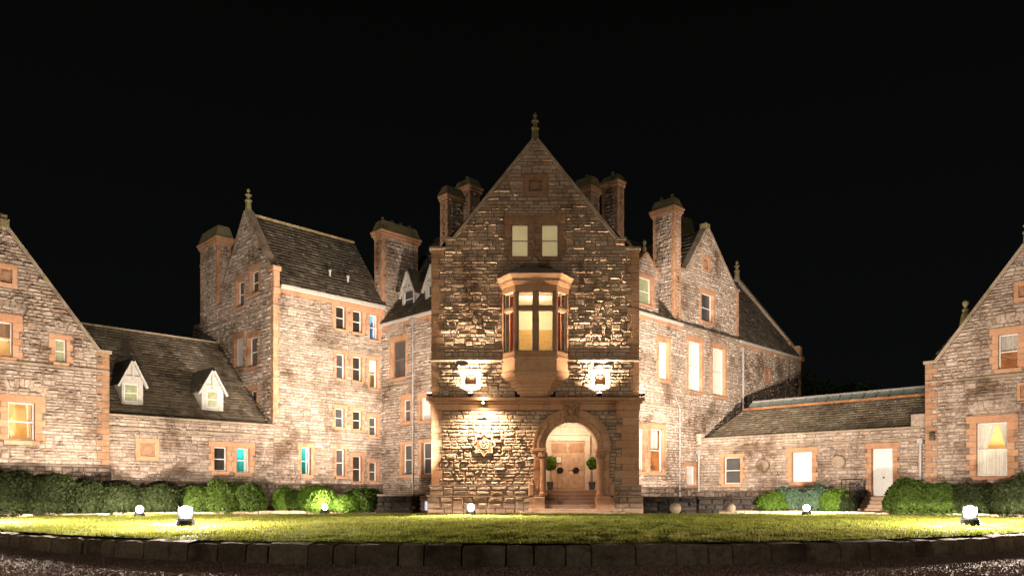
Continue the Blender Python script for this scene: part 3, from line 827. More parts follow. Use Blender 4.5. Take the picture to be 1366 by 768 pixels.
# planting beds with edging along both wings
def bed(pts_front, pts_back, name):
    mb = MB()
    for i in range(len(pts_front) - 1):
        a, b, c, d = pts_front[i], pts_front[i + 1], pts_back[i + 1], pts_back[i]
        mb.face([(*a, .06), (*b, .06), (*c, .08), (*d, .08)])
    o = mb.build(name, M['soil'], kind='structure')
    return o
LBF = [(-27, 29.5), (-21.2, 32.2), (-17, 34.6), (-12.5, 37.0), (-8.6, 38.6)]
LBB = [(-28, 31), (-20.5, 36.2), (-16.8, 40.0), (-12.6, 43), (-8.3, 46)]
RBF = [(9.9, 39.3), (13.2, 37.3), (17.2, 34.9), (20.5, 32.2), (28, 28.2)]
RBB = [(12, 48), (14.5, 45), (18, 42), (22, 38), (29, 31)]
bed(LBF, LBB, 'soil'); bed(RBF, RBB, 'soil')
def edging(pts, label):
    mb = MB()
    for (a, b) in zip(pts[:-1], pts[1:]):
        L = math.hypot(b[0] - a[0], b[1] - a[1]); F = Frame(a, ((b[0] - a[0]) / L, (b[1] - a[1]) / L)); x = 0
        while x < L - .05:
            l = min(random.uniform(.5, .9), L - x); mb.box(F, x + .005, x + l - .005, -.1, .13 + random.uniform(-.02, .02), -.14, .02 + random.uniform(-.01, .01), None, .02); x += l
    return tag(mb.build('bed_edging', M['kerbstone']), label, 'edging')
edging(LBF, 'low stone edging along the shrub bed of the left wing')
edging(RBF, 'low stone edging along the shrub bed of the right wing')

# ================================================================== LEFT LODGE
F = cR(55.28, 145); rects = []
p0 = F.P(0, 0, 0); B = thing('gabled_lodge', (p0.x, p0.y, 0), 'gabled stone end building at the far left with yellow lit sash window', 'building', 'wings of the stone manor')
sA, zk, zA, sr = F.s(5), F.z(145, 472), F.z(5, 302), F.s(131)
window(F, B, rects, -13, 15.5, 429, 475, room=room_pale, lintel=.35, voussoirs=9)
window(F, B, rects, 74, 87, 453, 483, pane='pane_dormer', lintel=.2, jamb=(.16, .26), voussoirs=7)
window(F, B, rects, 11, 45, 537, 587, room=room_lamp, jamb=(.28, .42), lintel=.34, voussoirs=11)
carved_panel(F, B, rects, F.s(0), F.s(16), F.z(8, 377), F.z(8, 358), .2)
zs = F.z(100, 493); zp = 2.35
string_course(F, B, 2 * sA, 0, zs, .16)
rects.append((2 * sA - 1, 1, zs + .01, zs + .10))
quoin_part(B, 'sand_dull', F, 0, -1, zp, zk, rects, ext=.03)
mb = MB(); masonry(mb, F, [(2 * sA, zp), (0, zp), (0, zk), (sr, zk), (sA, zA), (2 * sA - sr, zk), (2 * sA, zk)], rects)
sheet(mb, F.right(0, 0), [(0, 0), (8, 0), (8, zk), (0, zk)]); mb.build('wall', M['rubble'], B)
mb = MB(); G = F.shifted(.09); masonry(mb, G, [(2 * sA, 0), (.09, 0), (.09, zp - .1), (2 * sA, zp - .1)], h=(.2, .32))
mb.slab(F, (2 * sA, zp - .1), (.1, zp - .1), .1, -.02, .12); mb.build('plinth', M['plinth'], B)
mb = MB()
for a, b in (((sr, zk), (sA, zA)), ((2 * sA - sr, zk), (sA, zA))): mb.slab(F, a, b, .16, -.35, .09, random.random())
mb.box(F, sr - .05, .12, zk - .0, zk + .16, -.35, .10); mb.build('coping', M['coping'], B)
mb = MB(); mb.box(F, sA - .2, sA + .2, zA - .1, zA + .35, -.35, .12, None, .05); mb.box(F, sA - .13, sA + .13, zA + .35, zA + .55, -.28, .05, None, .05); mb.build('apex_stone', M['finial'], B)
roof([F.P(.15, zk - .15, -.3), F.P(.15, zk - .15, -9), F.P(sA, zA - .05, -9), F.P(sA, zA - .05, -.3)], B, row=(.3, .4), wid=(.4, .6))
roof([F.P(2 * sA - .15, zk - .15, -9), F.P(2 * sA - .15, zk - .15, -.3), F.P(sA, zA - .05, -.3), F.P(sA, zA - .05, -9)], B, row=(.5, .6), wid=(.6, .9))

# ================================================================== LEFT LINK
F = cR(55.78, 145); rects = []; sE = F.s(365); zt = F.z(250, 561)
p0 = F.P(0, 0, 0); B = thing('link_range', (p0.x, p0.y, 0), 'low stone range with two white dormers in its tiled roof, left of the tower', 'building', 'wings of the stone manor')
window(F, B, rects, 286, 301, 596, 628, jamb=(.2, .3))
window(F, B, rects, 316, 331, 597.5, 630, room=room_teal, jamb=(.2, .3))
carved_panel(F, B, rects, F.s(187), F.s(206), F.z(196, 608), F.z(196, 590), .22)
window(F, B, rects, 197, 206, 647, 657, pane='pane_teal', jamb=(.15, .2), lintel=.15, sill=.1, rails=())
zp = 1.62; mb = MB()
masonry(mb, F, [(0, zp), (sE, zp), (sE, zt), (0, zt)], rects); mb.build('wall', M['rubble'], B)
mb = MB(); masonry(mb, F.shifted(.08), [(0, 0), (sE, 0), (sE, zp - .08), (0, zp - .08)], [r_ for r_ in rects if r_[2] < zp], h=(.2, .3))
mb.slab(F, (0, zp - .08), (sE, zp - .08), .08, -.02, .1); mb.build('plinth', M['plinth'], B)
string_course(F, B, 0, sE, F.z(250, 577) , .16, .10)
string_course(F, B, 0, sE - .02, zt, .14, .13, name='parapet_coping')
EZ = zt
zr0, tr0, sl = EZ + .05, -.35, .83
rt = -7.1; zr = zr0 + sl * (tr0 - rt)
roof([F.P(-2.5, zr0, tr0), F.P(sE, zr0, tr0), F.P(sE, zr, rt), F.P(-4.5, zr, rt)], B, 'roof_moss')
mb = MB(); sheet(mb, F, [(0, 0), (0, 1)], 0) if False else None
mb.face([F.P(-4.5, zr, rt), F.P(sE, zr, rt), F.P(sE, zr0, rt * 2), F.P(-4.5, zr0, rt * 2)]); mb.build('rear_roof', M['roof'], B)
mb = MB(); x = -4.5
while x < sE: mb.slab(F, (x, zr - .02), (x + .44, zr - .02), .11, rt - .1, rt + .1, random.random()); x += .45
mb.build('ridge', M['coping'], B)
wedge_dormer(F, B, 162.5, 191, 540, 507, 480, -1.2, (165.5, 184.5, 512, 536))
wedge_dormer(F, B, 269, 298, 548, 519, 493, -1.2, (276, 292, 521, 544))

# ================================================================== TOWER HOUSE
F = cR(55.78, 365); rects = []; sE = F.s(510)
FS = cL(28.86, 365); rs = []
p0 = F.P(0, 0, 0); B = thing('tower_house', (p0.x, p0.y, 0), 'tall four storey gabled stone block with rows of narrow sash windows', 'building', 'wings of the stone manor')
ze = 12.85
rows = [[(448.5, 459, 409, 438.5, 'pane'), (471, 481, 415, 443, 'pane'), (493.5, 502, 420.5, 453, room_blue)],
        [(449, 458, 472.5, 505, 'pane_grey'), (471, 480.6, 476, 508, 'pane'), (493, 501, 480.5, 517, room_olive)],
        [(448, 457.5, 544.5, 570, 'pane_grey'), (471, 480.6, 548, 573, 'pane'), (493, 501, 556.5, 581, 'pane_grey')],
        [(449, 458, 599, 635, 'pane_grey'), (471, 480.6, 608, 643, 'pane'), (493, 501, 616, 642, 'pane_grey')]]
for i, row in enumerate(rows):
    for k, (a, b, c, d, pn) in enumerate(row):
        window(F, B, rects, a, b, c, d, pane=pn if isinstance(pn, str) else 'pane', room=None if isinstance(pn, str) else pn, jamb=(.20, .30) if i == 0 else (.13, .22), lintel=.26 if i == 0 else .22, sill=.16,
               mat='sand' if i in (0,) else 'sand', tooth=True)
window(F, B, rects, 402.5, 412.5, 596.5, 633, room=room_teal, jamb=(.16, .26), lintel=.24)
zp = 1.55; zl = F.z(362, 562)
quoin_part(B, 'sand', F, 0, 1, zl + .4, ze - .55, rects, (.26, .34), (.3, .42), ext=.03)
quoin_part(B, 'sand', FS, 0, -1, zl, ze - .5, rs, (.26, .34), (.3, .42), proud=.03, ext=.02)
s1_ = F.z(440, 513.5); s0_ = F.z(400, 415)
string_course(F, B, 0, sE, s1_, .13, .10)
string_course(F, B, 0, F.s(442), s0_, .13, .10)
string_course(FS, B, -11, .1, F.z(365, 505.5), .13, .10); string_course(FS, B, -11, .1, s0_, .13, .10)
mb = MB(); masonry(mb, F, [(0, zp), (sE, zp), (sE, ze - .5), (0, ze - .5)], rects, h=(.11, .2))
zsh = 13.85
window(FS, B, rs, 319.5, 325, 376, 408, pane='pane_grey', jamb=(.16, .24)); window(FS, B, rs, 338, 344.5, 362, 390, jamb=(.16, .24))
window(FS, B, rs, 316.5, 324, 451, 490, pane='pane_white', jamb=(.16, .24)); window(FS, B, rs, 335, 343, 450, 488, jamb=(.16, .24), pane='pane_grey')
window(FS, B, rs, 336.5, 342, 521, 546, jamb=(.16, .2), pane='pane_grey')
masonry(mb, FS, [(-11.2, 3), (0, 3), (0, zsh), (-.4, zsh), (-3.4, 17.75), (-6.4, zsh), (-6.8, zsh), (-6.8, 12.9), (-11.2, 12)], rs, h=(.15, .25))
sheet(mb, F.left(-11.2 * 0, -0), [(0, 0), (.01, 0), (.01, 3)])
sheet(mb, FS.left(-11.2, -7), [(0, 0), (7, 0), (7, 12), (0, 12)])
sheet(mb, F.right(sE + .1, -1), [(0, 11), (5, 11), (2.4, 17.2)])
mb.build('wall', M['rubble'], B)
mb = MB(); masonry(mb, F.shifted(.08), [(0, 0), (sE, 0), (sE, zp - .08), (0, zp - .08)], [r_ for r_ in rects if r_[2] < zp], h=(.2, .3))
mb.slab(F, (0, zp - .08), (sE, zp - .08), .08, -.02, .1); mb.build('plinth', M['plinth'], B)
mb = MB(); x = .35
while x < sE: l = min(1.3, sE - x); mb.box(F, x, x + l - .004, ze - .5, ze - .24, -.1, .07); x += l
mb.build('eaves_course', M['sand'], B)
mb = MB(); mb.box(F, .38, sE + .1, ze - .235, ze - .10, -.1, .22, .5, .03); mb.box(F, .38, sE + .1, ze - .10, ze - .02, -.1, .27, .5, .02); mb.build('gutter', M['dullwhite'], B)
mb = MB(); mb.box(F, -.06, .36, ze - .55, ze - .2, -.45, .14, None, .04); mb.box(F, -.04, .34, ze - .2, ze + .75, -.42, .10, None, .03); mb.box(F, -.1, .42, ze + .75, ze + 1.0, -.5, .18, None, .05)
mb.build('kneeler', M['sand'], B)
mb = MB(); mb.slab(FS, (-.35, zsh - .02), (-3.4, 17.78), .17, -.38, .08); mb.slab(FS, (-6.45, zsh - .02), (-3.4, 17.78), .17, -.38, .08); mb.build('coping', M['coping'], B)
finial(FS.P(-3.4, 17.75, -.14), B, 1.45, .2)
rz, rt = 17.6, -3.4
roof([F.P(.35, ze - .04, .30), F.P(7.55, ze - .04, .30), F.P(7.55, rz, rt), F.P(.35, rz, rt)], B)
mb = MB(); mb.face([F.P(.35, rz, rt), F.P(7.55, rz, rt), F.P(7.55, ze, rt * 2), F.P(.35, ze, rt * 2)]); mb.build('rear_roof', M['roof'], B)
mb = MB(); x = .3
while x < 7.5: mb.slab(F, (x, rz), (x + .44, rz), .12, rt - .13, rt + .13, random.random()); x += .45
mb.build('ridge', M['ridge'], B)
for px, py in ((440, 368), (464, 376)):
    t = -1.0 if px == 440 else -.8
    for _ in range(12):                       # walk back up the roof until the line of sight meets it
        zr = F.z(px, py, t); t = .30 - (zr - (ze - .04)) * (.30 - rt) / (rz - ze + .04)
    s = F.s(px, t); mb = MB(); mb.tube([F.P(s, zr - .1, t), F.P(s, zr + .28, t + .02)], .07, 8); mb.tube([F.P(s, zr + .28, t + .02), F.P(s, zr + .36, t + .02)], .10, 8); mb.build('roof_vent', M['dullwhite'], B)
# rear chimney flush with the gabled side
chimney(FS, -9.9, -7.3, -.85, .03, 11.8, 16.9, 18.0, B)

# ================================================================== MAIN BLOCK
FL = cL(39.33, 510); FR = cR(36.65, 718.26); rl = []; rr_ = []
zE = 11.66
p0 = FR.P(0, 0, 0); B = thing('main_block', (p0.x, p0.y, 0), 'main stone block behind the entrance front, with chimneys and tall lit windows', 'building', 'wings of the stone manor')
# left face
window(FL, B, rl, 526, 540.5, 455, 503, jamb=(.16, .26), voussoirs=8, pane='pane_grey', frame='frame_tan')
window(FL, B, rl, 540, 547, 533, 562, jamb=(.14, .22), pane='pane_grey'); window(FL, B, rl, 563.5, 574, 530, 560, jamb=(.14, .22), pane='pane_white')
window(FL, B, rl, 540, 549, 593, 633, jamb=(.2, .3), pane='pane_grey', lintel=.22); window(FL, B, rl, 565.5, 577, 590, 632, jamb=(.2, .3), pane='pane_grey', lintel=.22)
window(FL, B, rl, 565.5, 574.5, 667, 684, jamb=(.08, .1), pane='pane_base', rails=(), lintel=.1, sill=.05)
sX = FL.s(592); mb = MB()
masonry(mb, FL, [(0, 0), (sX, 0), (sX, zE), (0, zE)], rl)
string_course(FL, B, 0, sX, FL.z(545, 514), .13, .10)
# right face
sE = FR.s(1068); sW = FR.s(838)
wtop = [(879, 888, 456.5, 505.5), (918.7, 932.6, 456, 521), (951, 963.7, 465, 527)]
window(FR, B, rr_, *wtop[0], jamb=(.2, .3), room=room_drape, lintel=.3)
window(FR, B, rr_, *wtop[1], jamb=(.2, .3), room=room_drape, lintel=.3); window(FR, B, rr_, *wtop[2], jamb=(.2, .3), room=room_drape, lintel=.3)
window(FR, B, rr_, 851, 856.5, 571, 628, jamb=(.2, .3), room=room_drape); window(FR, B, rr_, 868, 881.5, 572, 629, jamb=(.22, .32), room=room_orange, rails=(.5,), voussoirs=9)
window(FR, B, rr_, 916, 925, 621, 647, jamb=(.16, .26), pane='pane_white', lintel=.22)
carved_panel(FR, B, rr_, FR.s(1020.5), FR.s(1026), FR.z(1023, 506), FR.z(1023, 494), .2)
zs1, zs2 = FR.z(920, 527.5), FR.z(880, 539 + 0)
string_course(FR, B, sW, sE, FR.z(900, 519), .13, .10); string_course(FR, B, sW, sE, FR.z(900, 545), .13, .09)
quoin_part(B, 'sand', FR, sE, -1, 1, zE - .3, rr_, (.3, .45), (.3, .4), ext=.03)
zp = 1.35
masonry(mb, FR, [(sW, zp), (sE, zp), (sE, zE - .3), (sW, zE - .3)], rr_)
# gable over the right face
rg = []; gL, gR, gA = FR.s(909), FR.s(985), FR.s(943); gk, ga = 15.05, 18.45
window(FR, B, rg, 936, 948, 392.5, 428.5, jamb=(.2, .3), pane='pane_grey', lintel=.3)
carved_panel(FR, B, rg, FR.s(938.5), FR.s(945), FR.z(942, 359), FR.z(942, 345), .2)
quoin_part(B, 'sand', FR, gR, -1, zE + .2, gk, rg, (.26, .4), (.3, .4))
masonry(mb, FR, [(gL, zE - .3), (gR, zE - .3), (gR, gk), (gR - .55, gk), (gA, ga), (gL + .5, gk), (gL, gk)], rg)
sheet(mb, FR.left(gL, -4.5), [(0, 11), (4.5, 11), (4.5, gk), (0, gk)]); sheet(mb, FR.right(gR, 0), [(0, 11), (4.5, 11), (4.5, gk), (0, gk)])
sheet(mb, FR.right(sE, 0), [(0, 0), (10.8, 0), (10.8, zE), (5.4, 18.7), (0, zE)])
mb.build('wall', M['rubble'], B)
string_course(FR, B, gL, gR, zE - .25, .14, .12)
mb = MB(); mb.slab(FR, (gR - .5, gk), (gA, ga), .17, -.4, .1); mb.slab(FR, (gL + .45, gk), (gA, ga), .17, -.4, .1)
mb.box(FR, gR - .6, gR + .06, gk, gk + .15, -.4, .11); mb.box(FR, gL - .06, gL + .55, gk, gk + .15, -.4, .11); mb.build('coping', M['coping'], B)
mb = MB(); mb.box(FR, gA - .22, gA + .22, ga - .05, ga + .32, -.4, .13, None, .05); mb.build('apex_stone', M['finial'], B)
roof([FR.P(gL - .1, gk - .1, -.35), FR.P(gL - .1, gk - .1, -6), FR.P(gA, ga - .05, -6), FR.P(gA, ga - .05, -.35)], B, row=(.4, .5), wid=(.5, .7))
roof([FR.P(gR + .1, gk - .1, -6), FR.P(gR + .1, gk - .1, -.35), FR.P(gA, ga - .05, -.35), FR.P(gA, ga - .05, -6)], B, row=(.4, .5), wid=(.5, .7))
# plinth on the right, roofs, eaves
mb = MB(); masonry(mb, FR.shifted(.08), [(sW, 0), (FR.s(934), 0), (FR.s(934), zp - .08), (sW, zp - .08)], h=(.2, .3)); mb.slab(FR, (sW, zp - .08), (FR.s(934), zp - .08), .08, -.02, .1); mb.build('plinth', M['plinth'], B)
zr, rt = 18.7, -5.4
H = Vector((FR.P(0, zr, 0).x, FR.P(0, zr, 0).y + 5.4 * math.sqrt(2), zr))
roof([FR.P(0, zE, .2), FR.P(sE - .35, zE, .2), FR.P(sE - .35, zr, rt), tuple(H)], B)
roof([FL.P(-1.2, zE, .2), FL.P(13.53, zE, .2), tuple(H), FL.P(-1.2, zr, rt)], B)
mb = MB(); mb.face([tuple(H), FR.P(sE, zr, rt), FR.P(sE, zE, rt * 2), (H.x, H.y + 7.64, zE)]); mb.face([tuple(H), FL.P(-1.2, zr, rt), FL.P(-1.2, zE, rt * 2), (H.x, H.y + 7.64, zE)])
mb.face([FL.P(-1.2, zE - 3, 0), FL.P(-1.2, zE, .1), FL.P(-1.2, zr, rt), FL.P(-1.2, zE, rt * 2)]); mb.build('rear_roof', M['roof'], B)
for f, a, b in ((FR, sW, gL), (FR, gR + .02, sE), (FL, .02, sX)):
    mb = MB(); mb.box(f, a, b, zE - .16, zE + .02, -.1, .2, .5, .03); mb.build('gutter', M['dullwhite'], B)
for a, b, f in ((sW, gL, FR), (gR, sE, FR), (0.02, sX, FL)):
    x = a; mb = MB()
    while x < b - .02: l = min(1.2, b - x); mb.box(f, x, x + l - .004, zE - .42, zE - .165, -.1, .06); x += l
    mb.build('eaves_course', M['sand'], B)
FEnd = FR.right(sE, 0)
mb = MB(); mb.slab(FEnd, (.1, zE + .25), (5.4, zr + .2), .2, -.4, .06); mb.slab(FEnd, (10.7, zE + .25), (5.4, zr + .2), .2, -.4, .06); mb.build('coping', M['coping'], B)
mb = MB(); mb.box(FR, sE - .55, sE + .12, zE - .25, zE + .12, -.5, .28, None, .05); mb.box(FR, sE - .4, sE + .06, zE + .12, zE + .95, -.55, .1, None, .04); mb.build('kneeler', M['sand_dull'], B)
mb = MB(); mb.box(FR, sE - .75, sE - .42, zE + .15, zE + 1.35, -.9, -.5, None, .04); mb.build('skew_block', M['sand_dull'], B)
finial(FEnd.P(5.4, zr + .15, -.2), B, 1.7, .24)
# chimneys
c0 = FR.s(899)
chimney(FR, c0, FR.s(907.5) , -1.55, .03, zE - .2, 18.55, 19.5, B, pots=2)
FC = cR(55.78, 510)
chimney(FC, -.02, FC.s(557), -.82, .04, 11, 17.35, 18.35, B, pots=4)
chimney(FL, FL.s(588), FL.s(597), -1.2, .03, 11, 17.85, 18.7, B, pots=0, flare=.6)
chimney(FR, FR.s(823.5), FR.s(831.5), -1.1, .03, 11, 18.5, 19.2, B, pots=1, flare=.6)
for (x, y, zc, zt_) in ((-2.3, 46.2, 19.5, 20.35), (5.1, 46.0, 19.4, 20.4), (13.0, 54.6, 19.2, 21.0)):
    G = Frame((x, y), (Q, Q)); chimney(G, -.4, .4, -1.3, 0, 14, zc, zt_, B, pots=1)
# stone dormer beside the entrance gable
rd = []; a, b, m_ = FR.s(847), FR.s(878), FR.s(861.5); kd, ad = FR.z(876, 366), FR.z(861.5, 338)
w_, _ = window(FR, B, rd, 852, 866.5, 371, 405, jamb=(.16, .22), pane='pane_dormer', lintel=.2, sill=.15)
mb = MB(); masonry(mb, FR, [(a, zE + .02), (b, zE + .02), (b, kd), (m_, ad), (a, kd)], rd, h=(.14, .22), L=(.2, .45))
sheet(mb, FR.right(b, 0), [(0, zE), (2.5, zE), (2.5, kd), (0, kd)]); dm = mb.build('dormer', M['rubble'], B); dm['label'] = 'stone gabled dormer with ball finial'
mb = MB(); mb.slab(FR, (b + .1, kd - .1), (m_, ad), .12, -.3, .09); mb.slab(FR, (a - .1, kd - .1), (m_, ad), .12, -.3, .09); mb.box(FR, b - .2, b + .1, kd - .35, kd - .05, -.3, .08); mb.build('coping', M['sand'], dm)
mb = MB()
for e_ in (a, b): mb.face([FR.P(e_, kd, -.2), FR.P(m_, ad + .05, -.2), FR.P(m_, ad + .05, -4), FR.P(e_, kd, -3)])
mb.build('dormer_roof', M['roof'], dm)
finial(FR.P(m_, ad, -.1), dm, .85, .14, 'ball')
wedge_dormer(FL, B, 536.5, 553, 413, 388, 361, -.62, (539, 551, 387, 411), 2.0, 'pane_grey')
wedge_dormer(FL, B, 567, 588, 410, 380, 351, -.62, (571, 583, 379, 407), 2.0, 'pane_grey')
downpipe(FL, B, FL.s(553), 0.9, zE - .5, .06); downpipe(FR, B, FR.s(989), 5, zE - .75, .085); downpipe(FR, B, FR.s(904.5), .3, FR.z(904.5, 545), .045, False)
mb = MB(); mb.tube([FR.P(FR.s(904.5), FR.z(904.5, 545), .14), FR.P(FR.s(898), FR.z(898, 528), .14)], .045, 8); mb.build('pipe_bend', M['iron'], B)

# ================================================================== RIGHT LINK
F = cL(60.7, 930); rects = []; sE = F.s(1236); zt = 4.42
p0 = F.P(0, 0, 0); B = thing('link_range', (p0.x, p0.y, 0), 'low stone range with a white panelled door and round wall stones on the right', 'building', 'wings of the stone manor')
window(F, B, rects, 967.4, 987, 609.5, 645, pane='pane_grey', jamb=(.2, .3), lintel=.22)
window(F, B, rects, 1058, 1083, 602.5, 642.5, pane='pane_white', jamb=(.24, .34), lintel=.26)
# door
d0, d1, dz0, dz1 = F.s(1165, -.28), F.s(1191, .03), F.z(1178, 661), F.z(1178, 598, -.28)
mb = MB(); z = dz0; k = 0
while z < dz1 - .01:
    hh = min(random.uniform(.26, .36), dz1 - z); w = (.22, .34)[k % 2]; k += 1
    for a, b in ((d0 - w, d0), (d1, d1 + w)): mb.box(F, a, b, z + .003, z + hh - .003, -.4, .04); rects.append((a, b, z, z + hh))
    z += hh
mb.box(F, d0 - .34, d1 + .34, dz1, dz1 + .3, -.4, .045); rects += [(d0 - .34, d1 + .34, dz1, dz1 + .3), (d0, d1, 0, dz1)]
do = mb.build('doorway', M['sand'], B)
mb = MB(); mb.box(F, d0, d1, dz0, dz1, -.36, -.28, .5, .004)
for i in range(2):
    a = d0 + (d1 - d0) * (.10 + .44 * i); b = a + (d1 - d0) * .36
    for f0, f1 in ((.06, .30), (.35, .62), (.67, .78), (.82, .95)): mb.box(F, a, b, dz0 + (dz1 - dz0) * f0, dz0 + (dz1 - dz0) * f1, -.29, -.262, .5, .012)
dr = mb.build('door', M['white'], B)
mb = MB(); mb.tube([F.P((d0 + d1) / 2, dz0 + 1.0, -.28), F.P((d0 + d1) / 2, dz0 + 1.0, -.2)], .045, 8); mb.build('handle', M['black'], dr)
for k in range(5):
    pass
mb = MB(); zp = 1.15
masonry(mb, F, [(0, zp), (sE, zp), (sE, zt), (0, zt)], rects); sheet(mb, F.left(0, -3), [(0, 0), (3, 0), (3, zt), (0, zt)])
sheet(mb, F, [(d0 - .35, 0), (d1 + .35, 0), (d1 + .35, dz0), (d0 - .35, dz0)], .0); mb.build('wall', M['rubble'], B)
mb = MB(); masonry(mb, F.shifted(.08), [(0, 0), (d0 - .3, 0), (d0 - .3, zp - .08), (0, zp - .08)], h=(.2, .3)); mb.slab(F, (0, zp - .08), (d0 - .3, zp - .08), .08, -.02, .1); mb.build('plinth', M['plinth'], B)
mb = MB(); masonry(mb, F.shifted(.08), [(d1 + .3, 0), (sE, 0), (sE, zp - .08), (d1 + .3, zp - .08)], h=(.2, .3)); mb.slab(F, (d1 + .3, zp - .08), (sE, zp - .08), .08, -.02, .1); mb.build('plinth', M['plinth'], B)
string_course(F, B, -.02, sE, F.z(1080, 593), .16, .13); string_course(F, B, .3, sE - .3, zt, .13, .10, name='parapet_coping')
mb = MB(); mb.box(F, -.08, .32, zt - .3, zt + .42, -.4, .12, None, .04); mb.build('kneeler', M['pale'], B)
mb = MB(); mb.box(F, sE - .75, sE - .02, zt, zt + .75, -.4, .06, None, .04); mb.build('kneeler', M['rubble'], B)
for px, py in ((1020, 620.5), (1120, 616)):
    s, z = F.s(px), F.z(px, py); mb = MB(); n_ = 20; vs = []
    for rad, t in ((.36, 0), (.38, .24), (.33, .31), (.0, .32)):
        for j in range(n_): vs.append(F.P(s + rad * math.cos(2 * math.pi * j / n_), z + rad * math.sin(2 * math.pi * j / n_), t))
    fs = [(k * n_ + j, k * n_ + (j + 1) % n_, (k + 1) * n_ + (j + 1) % n_, (k + 1) * n_ + j) for k in range(3) for j in range(n_)]
    mb.add(vs, fs, .5); mb.build('roundel', M['coping'], B)
ra, rb = -2.87, zt + .02
zr = 6.43; hL = F.s(993, ra)
roof([F.P(.35, rb, -.3), F.P(sE, rb, -.3), F.P(sE, zr, ra), F.P(hL, zr, ra)], B, 'roof_moss', row=(.2, .28), wid=(.22, .4))
roof([F.P(.35, rb, -3.6), F.P(.35, rb, -.3), F.P(hL, zr, ra)], B, 'roof_moss', row=(.2, .28), wid=(.22, .4))
mb = MB(); x = hL
while x < sE: l = min(.45, sE - x); mb.slab(F, (x, zr - .02), (x + l - .01, zr - .02), .14, ra - .14, ra + .10, random.random()); x += .45
mb.build('ridge', M['ridge_red'], B)
mb = MB(); a0, a1 = (-3.1, 6.5), (-3.75, 7.0); hs = hL + .15
mb.face([F.P(hs, a0[1], a0[0]), F.P(sE, a0[1], a0[0]), F.P(sE, a1[1], a1[0]), F.P(hs, a1[1], a1[0])]); mb.face([F.P(hs, a0[1], a0[0]), F.P(hs, a1[1], a1[0]), F.P(hs, 6, a1[0] - .7)])
mb.face([F.P(hs, a1[1], a1[0]), F.P(sE, a1[1], a1[0]), F.P(sE, 6, a1[0] - 1.2), F.P(hs, 6, a1[0] - 1.2)])
lt = mb.build('roof_lantern', M['verdigris'], B)
mb = MB(); x = hs
while x < sE: mb.tube([F.P(x, a0[1] + .03, a0[0] + .02), F.P(x, a1[1] + .03, a1[0] + .02)], .03, 6); x += .72
mb.tube([F.P(hs, a1[1] + .04, a1[0]), F.P(sE, a1[1] + .04, a1[0])], .07, 6); mb.build('glazing_bars', M['iron'], lt)
downpipe(F, B, F.s(934), 1.1, F.z(934, 606), .075); downpipe(F, B, F.s(1228.5), 1.2, F.z(1228.5, 592), .08)

# ================================================================== RIGHT LODGE
F = cL(60.2, 1235); rects = []
p0 = F.P(0, 0, 0); B = thing('gabled_lodge', (p0.x, p0.y, 0), 'gabled stone end building at the far right with draped white curtains in its window', 'building', 'wings of the stone manor')
zk, sA, zA, sr = F.z(1235, 486), F.s(1369), F.z(1369, 327), F.s(1249)
window(F, B, rects, 1304, 1343.5, 563.5, 634.5, room=room_curtains, jamb=(.3, .45), lintel=.36, voussoirs=11)
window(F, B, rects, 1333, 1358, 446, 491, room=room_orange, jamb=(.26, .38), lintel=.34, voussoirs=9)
carved_panel(F, B, rects, F.s(1359), F.s(1374), F.z(1366, 396), F.z(1366, 380), .2)
carved_panel(F, B, rects, F.s(1361), F.s(1375), F.z(1368, 530), F.z(1368, 513), .12, name='niche')
zs = F.z(1300, 506); string_course(F, B, 0, 2 * sA, zs, .16)
zp = 1.5; quoin_part(B, 'sand_dull', F, 0, 1, zp, zk, rects, ext=.03)
mb = MB(); masonry(mb, F, [(0, zp), (2 * sA, zp), (2 * sA, zk), (2 * sA - sr, zk), (sA, zA), (sr, zk), (0, zk)], rects)
sheet(mb, F.left(0, -9), [(0, 0), (9, 0), (9, zk), (0, zk)], 0); mb.build('wall', M['rubble'], B)
mb = MB(); masonry(mb, F.shifted(.08), [(-.08, 0), (2 * sA, 0), (2 * sA, zp - .08), (-.08, zp - .08)], h=(.2, .3)); mb.slab(F, (-.08, zp - .08), (2 * sA, zp - .08), .08, -.02, .1); mb.build('plinth', M['plinth'], B)
mb = MB(); mb.slab(F, (sr, zk), (sA, zA), .16, -.35, .09); mb.slab(F, (2 * sA - sr, zk), (sA, zA), .16, -.35, .09); mb.box(F, -.1, sr + .05, zk, zk + .16, -.35, .1); mb.build('coping', M['coping'], B)
finial(F.P(sA, zA, -.1), B, 1.35, .17)
roof([F.P(-.1, zk - .1, -9), F.P(-.1, zk - .1, -.3), F.P(sA, zA - .05, -.3), F.P(sA, zA - .05, -9)], B, row=(.35, .45), wid=(.45, .6))
roof([F.P(2 * sA + .1, zk - .1, -.3), F.P(2 * sA + .1, zk - .1, -9), F.P(sA, zA - .05, -9), F.P(sA, zA - .05, -.3)], B, row=(.5, .6), wid=(.6, .8))
# small ball-topped pinnacle rising behind the left slope
ps, pt = F.s(1288, -1.5), -1.5
mb = MB(); zb = F.z(1288, 447, pt); p_ = F.P(ps, zb - 1.4, pt); h_ = F.z(1288, 400, pt) - zb + 1.4
mb.lathe(p_, [(.55, 0), (.42, 1.2), (.2, h_ - .75), (.13, h_ - .6), (.17, h_ - .55), (.17, h_ - .5), (.08, h_ - .42), (.08, h_ - .32), (.16, h_ - .2), (.15, h_ - .1), (.02, h_)], 8); mb.build('pinnacle', M['finial'], B)
mb = MB(); mb.box(F, F.s(1242), F.s(1248), F.z(1245, 587), F.z(1245, 576), 0, .3, .3, .04); mb.build('water_spout', M['plinth'], B)

